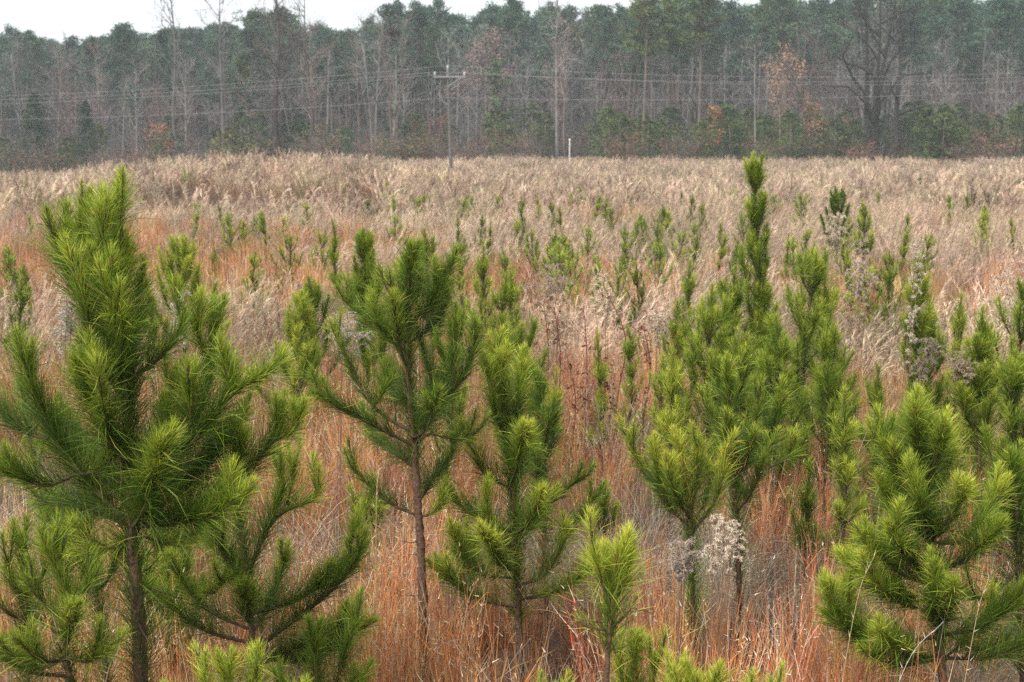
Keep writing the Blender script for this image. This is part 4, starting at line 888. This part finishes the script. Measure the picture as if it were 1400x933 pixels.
pines = Pool([make("tall_pine", *tall_pine(620 + q, 24, cr, w, cc), "x", "pine", cm=M_LEAFF) for q, (cr, w, cc) in enumerate([(.45, .15, (.05, .10, .05)), (.5, .14, (.045, .09, .05)), (.4, .17, (.065, .105, .045)), (.55, .15, (.05, .10, .06)), (.45, .13, (.04, .08, .045))])])
young = Pool([make("young_pine", *cone_tree(640 + q, 6, 1.9, cc, 2600, .22, .04, .45), "x", "pine", cm=M_LEAFF) for q, cc in enumerate([(.075, .105, .035), (.095, .125, .036), (.06, .082, .034)])])
cedars = Pool([make("cedar", *cone_tree(650 + q, 7, 1.6, cc, 1500, .28, .02, .6), "x", "cedar", cm=M_LEAFF) for q, cc in enumerate([(.06, .10, .05), (.075, .11, .045)])])
reds = Pool([make("leafy_oak", *bare(660 + q, 9, col=RB, n=12, spread=.4, leaves=900, lcol=lc, low=.15), "x", "tree") for q, lc in enumerate([REDL, PINKL, REDL * .7])])
def bush_obj(q, c, lv, lc):
    o = brush(670 + q, 3.6, 26, c, lv, lc).build("bare_shrub", M_BARKF); return tag(o, "x", "shrub")
bushes = Pool([bush_obj(q, c, lv, lc) for q, (c, lv, lc) in enumerate([(DB * 1.5, 0, None), (RB * .8, 0, None), (RB * .8, 500, REDL), (DB * 1.3, 700, npa([.10, .105, .04])), (GB * .7, 0, None), (RB * .6, 600, npa([.13, .085, .05]))])])

# trees one can pick out, each by itself
def special(name, D, px, gt, gc, label, cat, cm=None):
    o = make(name, gt, gc, label, cat, cm=cm); put(o, X(px, D), D, 1, 0); return o
def hgt(px, py, D): return P(px, py, D)[2] - float(gz(X(px, D), D))
special("bare_tree", 172, 383, *bare(701, hgt(380, -30, 172), r=.46, fork=1, col=RB * .5, n=18, spread=.36, low=.42, sides=8), "large bare tree with thick dark trunk branching high against the sky", "tree")
special("bare_tree", 170, 250, *bare(702, hgt(250, -40, 170), r=.3, col=GB * .8, n=14, spread=.24, low=.45), "slim pale bare tree rising over the pine tops into the sky", "tree")
special("bare_tree", 174, 308, *bare(703, hgt(308, -40, 174), r=.3, col=GB * .8, n=14, spread=.28, low=.42), "bare tree standing between the slim pale tree and the large dark one", "tree")
special("bare_tree", 172, 425, *bare(704, hgt(425, -30, 172), r=.3, col=RB * .7, n=14, spread=.28, low=.4), "reddish bare tree just beyond the large dark trunked one", "tree")
special("bare_tree", 173, 512, *bare(705, hgt(512, 20, 173), r=.28, fork=2, col=GB * .9, n=10, spread=.25, low=.4), "bare tree forked in two beside the tree with the nest", "tree")
nest = special("bare_tree", 171, 540, *bare(706, hgt(540, 20, 171), r=.2, fork=2, col=RB * .9, n=9, spread=.2, low=.5), "forked bare tree holding a dark leaf nest", "tree")
special("bare_tree", 172, 762, *bare(707, hgt(762, -40, 172), r=.26, col=GB * 1.2, n=12, spread=.2, low=.5), "pale straight bare trunk close to the white stake", "tree")
special("bare_tree", 174, 773, *bare(708, hgt(773, 10, 174), r=.2, col=RB, n=12, spread=.2, low=.45), "reddish bare trunk paired with the pale straight one", "tree")
special("bare_tree", 170, 1188, *bare(709, hgt(1188, -60, 170), r=.46, fork=3, col=DB * .55, n=7, spread=.52, low=.25, sides=8, tw=9, sub=3, lf=.55, lcv=.55), "huge spreading dark oak with several trunks from one base", "tree")
special("bare_tree", 171, 1222, *bare(710, hgt(1222, -50, 171), r=.42, fork=1, col=DB * .7, n=12, spread=.40, low=.3, sides=8, sub=3, lf=.5, lcv=.5), "dark single trunk standing next to the many trunked oak", "tree")
special("bare_tree", 170, 1116, *bare(711, hgt(1080, 80, 170), r=.32, fork=1, col=DB, n=12, spread=.35, low=.4, lean=-.33), "dark leaning tree tilted away from the many trunked oak", "tree")
special("bare_tree", 171, 1290, *bare(712, hgt(1270, 90, 171), r=.12, fork=2, col=GB * 1.3, n=8, spread=.2, low=.4, lean=-.15), "thin pale tree leaning over the young pines", "tree")
special("bare_tree", 172, 1030, *bare(713, hgt(1030, 60, 172), r=.15, col=GB * 1.3, n=10, spread=.18, low=.5), "thin pale trunk standing against the bright young pines", "tree")
special("tall_pine", 171, 876, *tall_pine(721, hgt(876, -45, 171), .55, .17, (.075, .10, .038), 44, 40, .5), "tall roadside pine with yellow green layered crown over a long bare trunk", "pine", M_LEAFF)
special("tall_pine", 173, 952, *tall_pine(722, hgt(952, -60, 173), .55, .16, (.07, .10, .035), 40, 36, .5), "tall pine with dark straight trunk, next beyond the yellow green layered one", "pine", M_LEAFF)
special("tall_pine", 176, 914, *tall_pine(723, hgt(914, -20, 176), .45, .10, (.10, .145, .06), 26, 22, .5), "narrow tall pine between the two tall roadside pines", "pine", M_LEAFF)
special("tall_pine", 172, 680, *tall_pine(724, hgt(680, 92, 172), .75, .18, (.065, .095, .04), 26, 22, .4), "short open pine beside the utility pole", "pine", M_LEAFF)
special("tall_pine", 170, 345, *tall_pine(725, hgt(345, 78, 170), .75, .17, (.055, .08, .035), 34, 24, .4), "dark green pine of middle height left of the large bare tree".replace("left of", "close to"), "pine", M_LEAFF)
special("cedar", 168, 125, *cone_tree(731, hgt(125, 138, 168), 1.9, (.035, .062, .025), 5000, .26, .02, .6), "narrow dark cedar with a pointed top at the field edge", "cedar", M_LEAFF)
special("cedar", 168, 55, *cone_tree(732, hgt(55, 128, 168), 2.6, (.035, .06, .025), 6000, .28, .02, .5), "broad dark cedar near the frame edge by the field", "cedar", M_LEAFF)
special("cedar", 167, 318, *cone_tree(733, hgt(318, 176, 167), 2.4, (.085, .085, .03), 3500, .28, .02, .35), "low olive round evergreen at the field edge under the large bare tree", "cedar", M_LEAFF)
special("leafy_oak", 175, 1062, *bare(741, hgt(1062, 70, 175), col=RB, n=14, spread=.34, leaves=1300, lcol=npa([.30, .18, .12]), low=.4), "oak still holding pinkish tan leaves high in its crown", "tree")
special("leafy_oak", 185, 665, *bare(742, hgt(660, 50, 185), col=RB, n=14, spread=.3, leaves=1300, lcol=npa([.24, .16, .13]), low=.4), "tall tree with a faint pink brown crown behind the utility pole", "tree")
special("leafy_oak", 168, 222, *bare(743, hgt(222, 170, 168), col=RB, n=10, spread=.5, leaves=500, lcol=npa([.26, .11, .07]), low=.2), "small oak with rust red leaves at the edge between the cedar and olive evergreen", "tree")
special("leafy_oak", 168, 1106, *bare(744, hgt(1106, 140, 168), col=RB, n=10, spread=.3, leaves=600, lcol=npa([.24, .13, .08]), low=.2), "small brown leaved oak at the foot of the dark leaning tree", "tree")
special("leafy_oak", 169, 975, *bare(745, hgt(975, 150, 169), col=RB, n=9, spread=.26, leaves=500, lcol=npa([.28, .13, .06]), low=.2), "small oak with bright rusty leaves beside the tall dark trunked pine", "tree")
c = P(537, 45, 171); g = Geo()
rn = np.random.default_rng(3); C = rn.normal(size=(14, 3)) * npa([.18, .18, .15]); clumps(g, C, np.full((14, 3), .22), rn, 90, .2, (.02, .015, .012), wf=.5)
o = g.build("leaf_nest", M_STEM); o.location = c; tag(o, "dark ball of leaves wedged high in the forked bare tree", "nest")

# the edge and the stand behind it, tree by tree
def TL(px): return np.interp(px, [0, 60, 110, 160, 250, 330, 420, 490, 530, 580, 640, 700, 760, 830, 880, 1000, 1100, 1200, 1400], [55, 46, 58, 50, 40, 34, 30, 50, 22, 10, 24, 6, 14, 28, 4, 6, 2, 4, 0])   # the wood's skyline
GRP = "woods beyond the field"
TILT = .035
def band(pool, n, d0, d1, labels, group, s0, s1, ok=None, side=.43, sx=(.9, 1.2), lowr=0):
    q = 0; t = 0
    while q < n and t < n * 30:
        t += 1; D = rf.uniform(d0, d1); x = rf.uniform(-side, side) * D; px = x / D * 1944 + 700
        if ok and not ok(px, D): continue
        sc = rf.uniform(s0, s1)
        if pool is pines: sc = hgt(px, TL(px) + abs(rf.normal()) * 34 - 13 + lowr, D) / 24
        k = int(rf.integers(0, len(pool.p))); put(pool.get(k), x, D, sc, rf.random() * 6.28, labels[k % len(labels)], group, rf.uniform(*sx)); q += 1
band(bares, 130, 172, 215, ["bare grey hardwood standing among many in the woods edge"], "bare hardwoods of the woods edge", .5, .95)
band(bares, 60, 210, 262, ["bare grey hardwood deeper in the woods"], "bare hardwoods deeper in the woods", .7, 1.0)
def pok(px, D): return True
band(pines, 150, 212, 285, ["tall blue green pine in the stand behind the bare trees"], "tall pines behind the bare trees", .93, 1.10, lambda px, D: px > 180)
band(pines, 30, 225, 285, ["tall blue green pine of the lower stand by the open sky"], "tall pines of the lower stand", .82, .98, lambda px, D: px < 200)
band(pines, 16, 196, 230, ["tall pine standing forward of the blue green stand"], "tall pines forward of the stand", .80, 1.02, lambda px, D: not 640 < px < 820 and px > 150, lowr=14)
band(young, 150, 166, 192, ["bushy olive green young pine in the thicket below the bare trees"], "young pines in the thicket", .75, 1.35, lambda px, D: 815 < px or rf.random() < .16, sx=(1.0, 1.5))
band(cedars, 34, 168, 185, ["dark cedar in the shade of the woods edge"], "cedars along the woods edge", .35, .8, lambda px, D: px < 420 or rf.random() < .2)
band(reds, 34, 170, 190, ["small oak with brown leaves hanging on at the woods edge"], "brown leaved oaks along the woods edge", .35, .7, lambda px, D: 380 < px < 800 or rf.random() < .2)
band(bushes, 230, 160, 186, ["bare brown shrub in the tangle along the field edge"], "shrubs along the field edge", .45, 1.35, sx=(1.1, 1.6))
# the far wood that reads as one mass
FW = source("far_wood", [])
def twom(g1, g2, name):
    a = bpy.data.objects.new(name, None); return a
def join(gt, gc, nm, m2):
    g = Geo(); 
    for V, C in zip(gt.V, gt.C): g.V.append(V); g.C.append(C)
    g.n = gt.n; g.F = list(gt.F); g.M = [0] * len(gt.F)
    for V, C in zip(gc.V, gc.C): g.V.append(V); g.C.append(C)
    g.F += [f + gt.n for f in gc.F]; g.M += [1] * len(gc.F); g.n += gc.n
    o = bpy.data.objects.new(nm, g.mesh(nm, [M_BARKF, m2])); FW.objects.link(o)
for q in range(3): join(*tall_pine(760 + q, 24, .5, .15, (.055, .10, .06), 30, 20, .8), f"far_wood_{q:02d}", M_LEAFF)
for q in range(3): join(*bare(770 + q, 19, col=GB, n=12, spread=.26, sub=4, tw=6), f"far_wood_{q + 3:02d}", M_BARKF)
FW.objects.link(bpy.data.objects.new("far_wood_06", brush(780, 6, 26, GB * .5).mesh("far_wood_06", M_BARKF)))
D = np.sqrt(rf.uniform(262 ** 2, 430 ** 2, 3000)); xy = np.stack([rf.uniform(-.44, .44, 3000) * D, D], 1)
idx = np.where(rf.random(3000) < .5, rf.integers(0, 3, 3000), rf.integers(3, 6, 3000))
D2 = np.sqrt(rf.uniform(205 ** 2, 430 ** 2, 3000)); xy2 = np.stack([rf.uniform(-.44, .44, 3000) * D2, D2], 1)
xy = np.concatenate([xy, xy2]); idx = np.concatenate([idx, np.full(3000, 6)]); sc = isc(rf, len(xy), .85, 1.12, .15)
pq = xy[:, 0] / xy[:, 1] * 1944 + 700; zt = CH + (180 - (TL(pq) + rf.uniform(6, 75, len(xy)))) / 1944 * xy[:, 1] - gz(xy[:, 0], xy[:, 1]); sc[:, 2] = np.where(idx < 3, zt / 24, np.where(idx < 6, zt * .88 / 19, sc[:, 2]))
scatter("distant_wood", "dense grey green wood of pines and bare trees closing the view", FW, xy, idx, sc, 8, .02)
# ---------------------------------------------------------------- utility pole and wires
D = 108.0; x = X(618, D); z0 = float(gz(x, D)); top = P(612, 95, D); H = top[2] - z0
root = empty("utility_pole", (x, D, z0), "weathered grey utility pole carrying one crossarm above the far grass", "utility pole")
lx = top[0] - x
g = Geo(); g.tube(catmull([(0, 0, -.5), (lx * .4, 0, H * .4), (lx, 0, H)], 6), .15, .10, (.11, .105, .095), 10, bumpy=.01); g.build("post", M_WOOD, root, True)
def boxg(c, d, col):
    g = Geo(); c = npa(c); d = npa(d) / 2; V = npa([[a, b, e] for a in (-1, 1) for b in (-1, 1) for e in (-1, 1)]) * d + c
    g.add(V, col, [[[0, 1, 3, 2], [4, 6, 7, 5], [0, 4, 5, 1], [2, 3, 7, 6], [0, 2, 6, 4], [1, 5, 7, 3]]]); return g
za = H - .55
boxg((lx + .15, -.16, za), (2.4, .10, .13), (.20, .20, .19)).build("crossarm", M_WOOD, root)
g = Geo(); g.tube([(lx + .02, -.2, za - .75), (lx + 1.0, -.2, za - .07)], .025, .025, (.25, .25, .23), 5); g.build("brace", M_METAL, root)
ATT = []
for dx, zz in ((-.95, za + .07), (0.0, H + .0), (1.25, za + .07)):
    g = Geo(); bx = lx + dx; yy = -.16 if dx else 0
    for k, (r, h0) in enumerate(((.05, 0), (.10, .08), (.07, .13), (.10, .18), (.05, .24))):
        g.tube([(bx, yy, zz + h0), (bx, yy, zz + h0 + .06)], r, r * .8, (.30, .31, .30), 8)
    g.build("insulator", M_METAL, root, True); ATT.append(npa([x + bx, D + yy, z0 + zz + .28]))
ATT.append(npa([x + lx, D - .15, z0 + H - 2.1]))
LAB = ["upper wire strung from the near end of the pole's crossarm", "topmost wire strung over the very top of the pole", "upper wire strung from the far end of the pole's crossarm", "lone lower wire strung well below the crossarm"]
RY = [(97 + 3, 92), (95 + 1, 86), (103, 98), (120, 115)]
LY = [(118, 131), (112, 126), (122, 137), (140, 158)]
for q, a in enumerate(ATT):
    def wire(pa, pb, sag, lab, gp):
        t = np.linspace(0, 1, 40)[:, None]; p = pa * (1 - t) + pb * t; p[:, 2] -= sag * 4 * (t[:, 0] * (1 - t[:, 0]))
        g = Geo(); g.tube(p - pa, .011, .011, (.20, .21, .21), 5); o = g.build("power_line", M_METAL); o.location = pa; tag(o, lab, "wire", gp)
    r = P(1400, RY[q][1], 112); d = (r - a); b = a + d * 1.35
    wire(a, b, 1.0 if q < 3 else .7, LAB[q] + ", toward the dark oak", None)
    l = P(0, LY[q][1], 128); d = (l - a); b = a + d * 1.3
    wire(a, b, .5, LAB[q] + ", toward the cedars", None)
# white stake
Dk = 150.0; c = P(778, 190, Dk); x = X(778, Dk); z0 = float(gz(x, Dk)); h = c[2] - z0
root = empty("marker_stake", (x, Dk, z0), "slim white stake standing at the far edge of the field", "stake")
g = Geo(); g.tube([(0, 0, -.3), (0, 0, h * .96)], .05, .05, (.45, .44, .42), 8); g.build("post", M_WOOD, root, True)
g = Geo(); g.tube([(0, 0, h * .96), (0, 0, h)], .08, .03, (.80, .80, .78), 8); g.build("cap", M_WOOD, root, True)

# ---------------------------------------------------------------- haze: one closed box of even air round everything
if HAZE:
    g = Geo(); V = npa([[a, b, e] for a in (-1600, 1600) for b in (-60, 2100) for e in (-6.5, 46)])
    g.add(V, (1, 1, 1), [[[0, 1, 3, 2], [4, 6, 7, 5], [0, 4, 5, 1], [2, 3, 7, 6], [0, 2, 6, 4], [1, 5, 7, 3]]])
    m = bpy.data.materials.new("haze_air"); m.use_nodes = True; n = m.node_tree; n.nodes.clear()
    pv = n.nodes.new("ShaderNodeVolumePrincipled"); pv.inputs['Color'].default_value = (.80, .90, .97, 1); pv.inputs['Density'].default_value = HAZE; pv.inputs['Anisotropy'].default_value = .3
    ou = n.nodes.new("ShaderNodeOutputMaterial"); n.links.new(pv.outputs[0], ou.inputs['Volume'])
    tag(g.build("haze", m), "thin bluish air over the field and the woods", kind="stuff")
print("needles", NTOT)
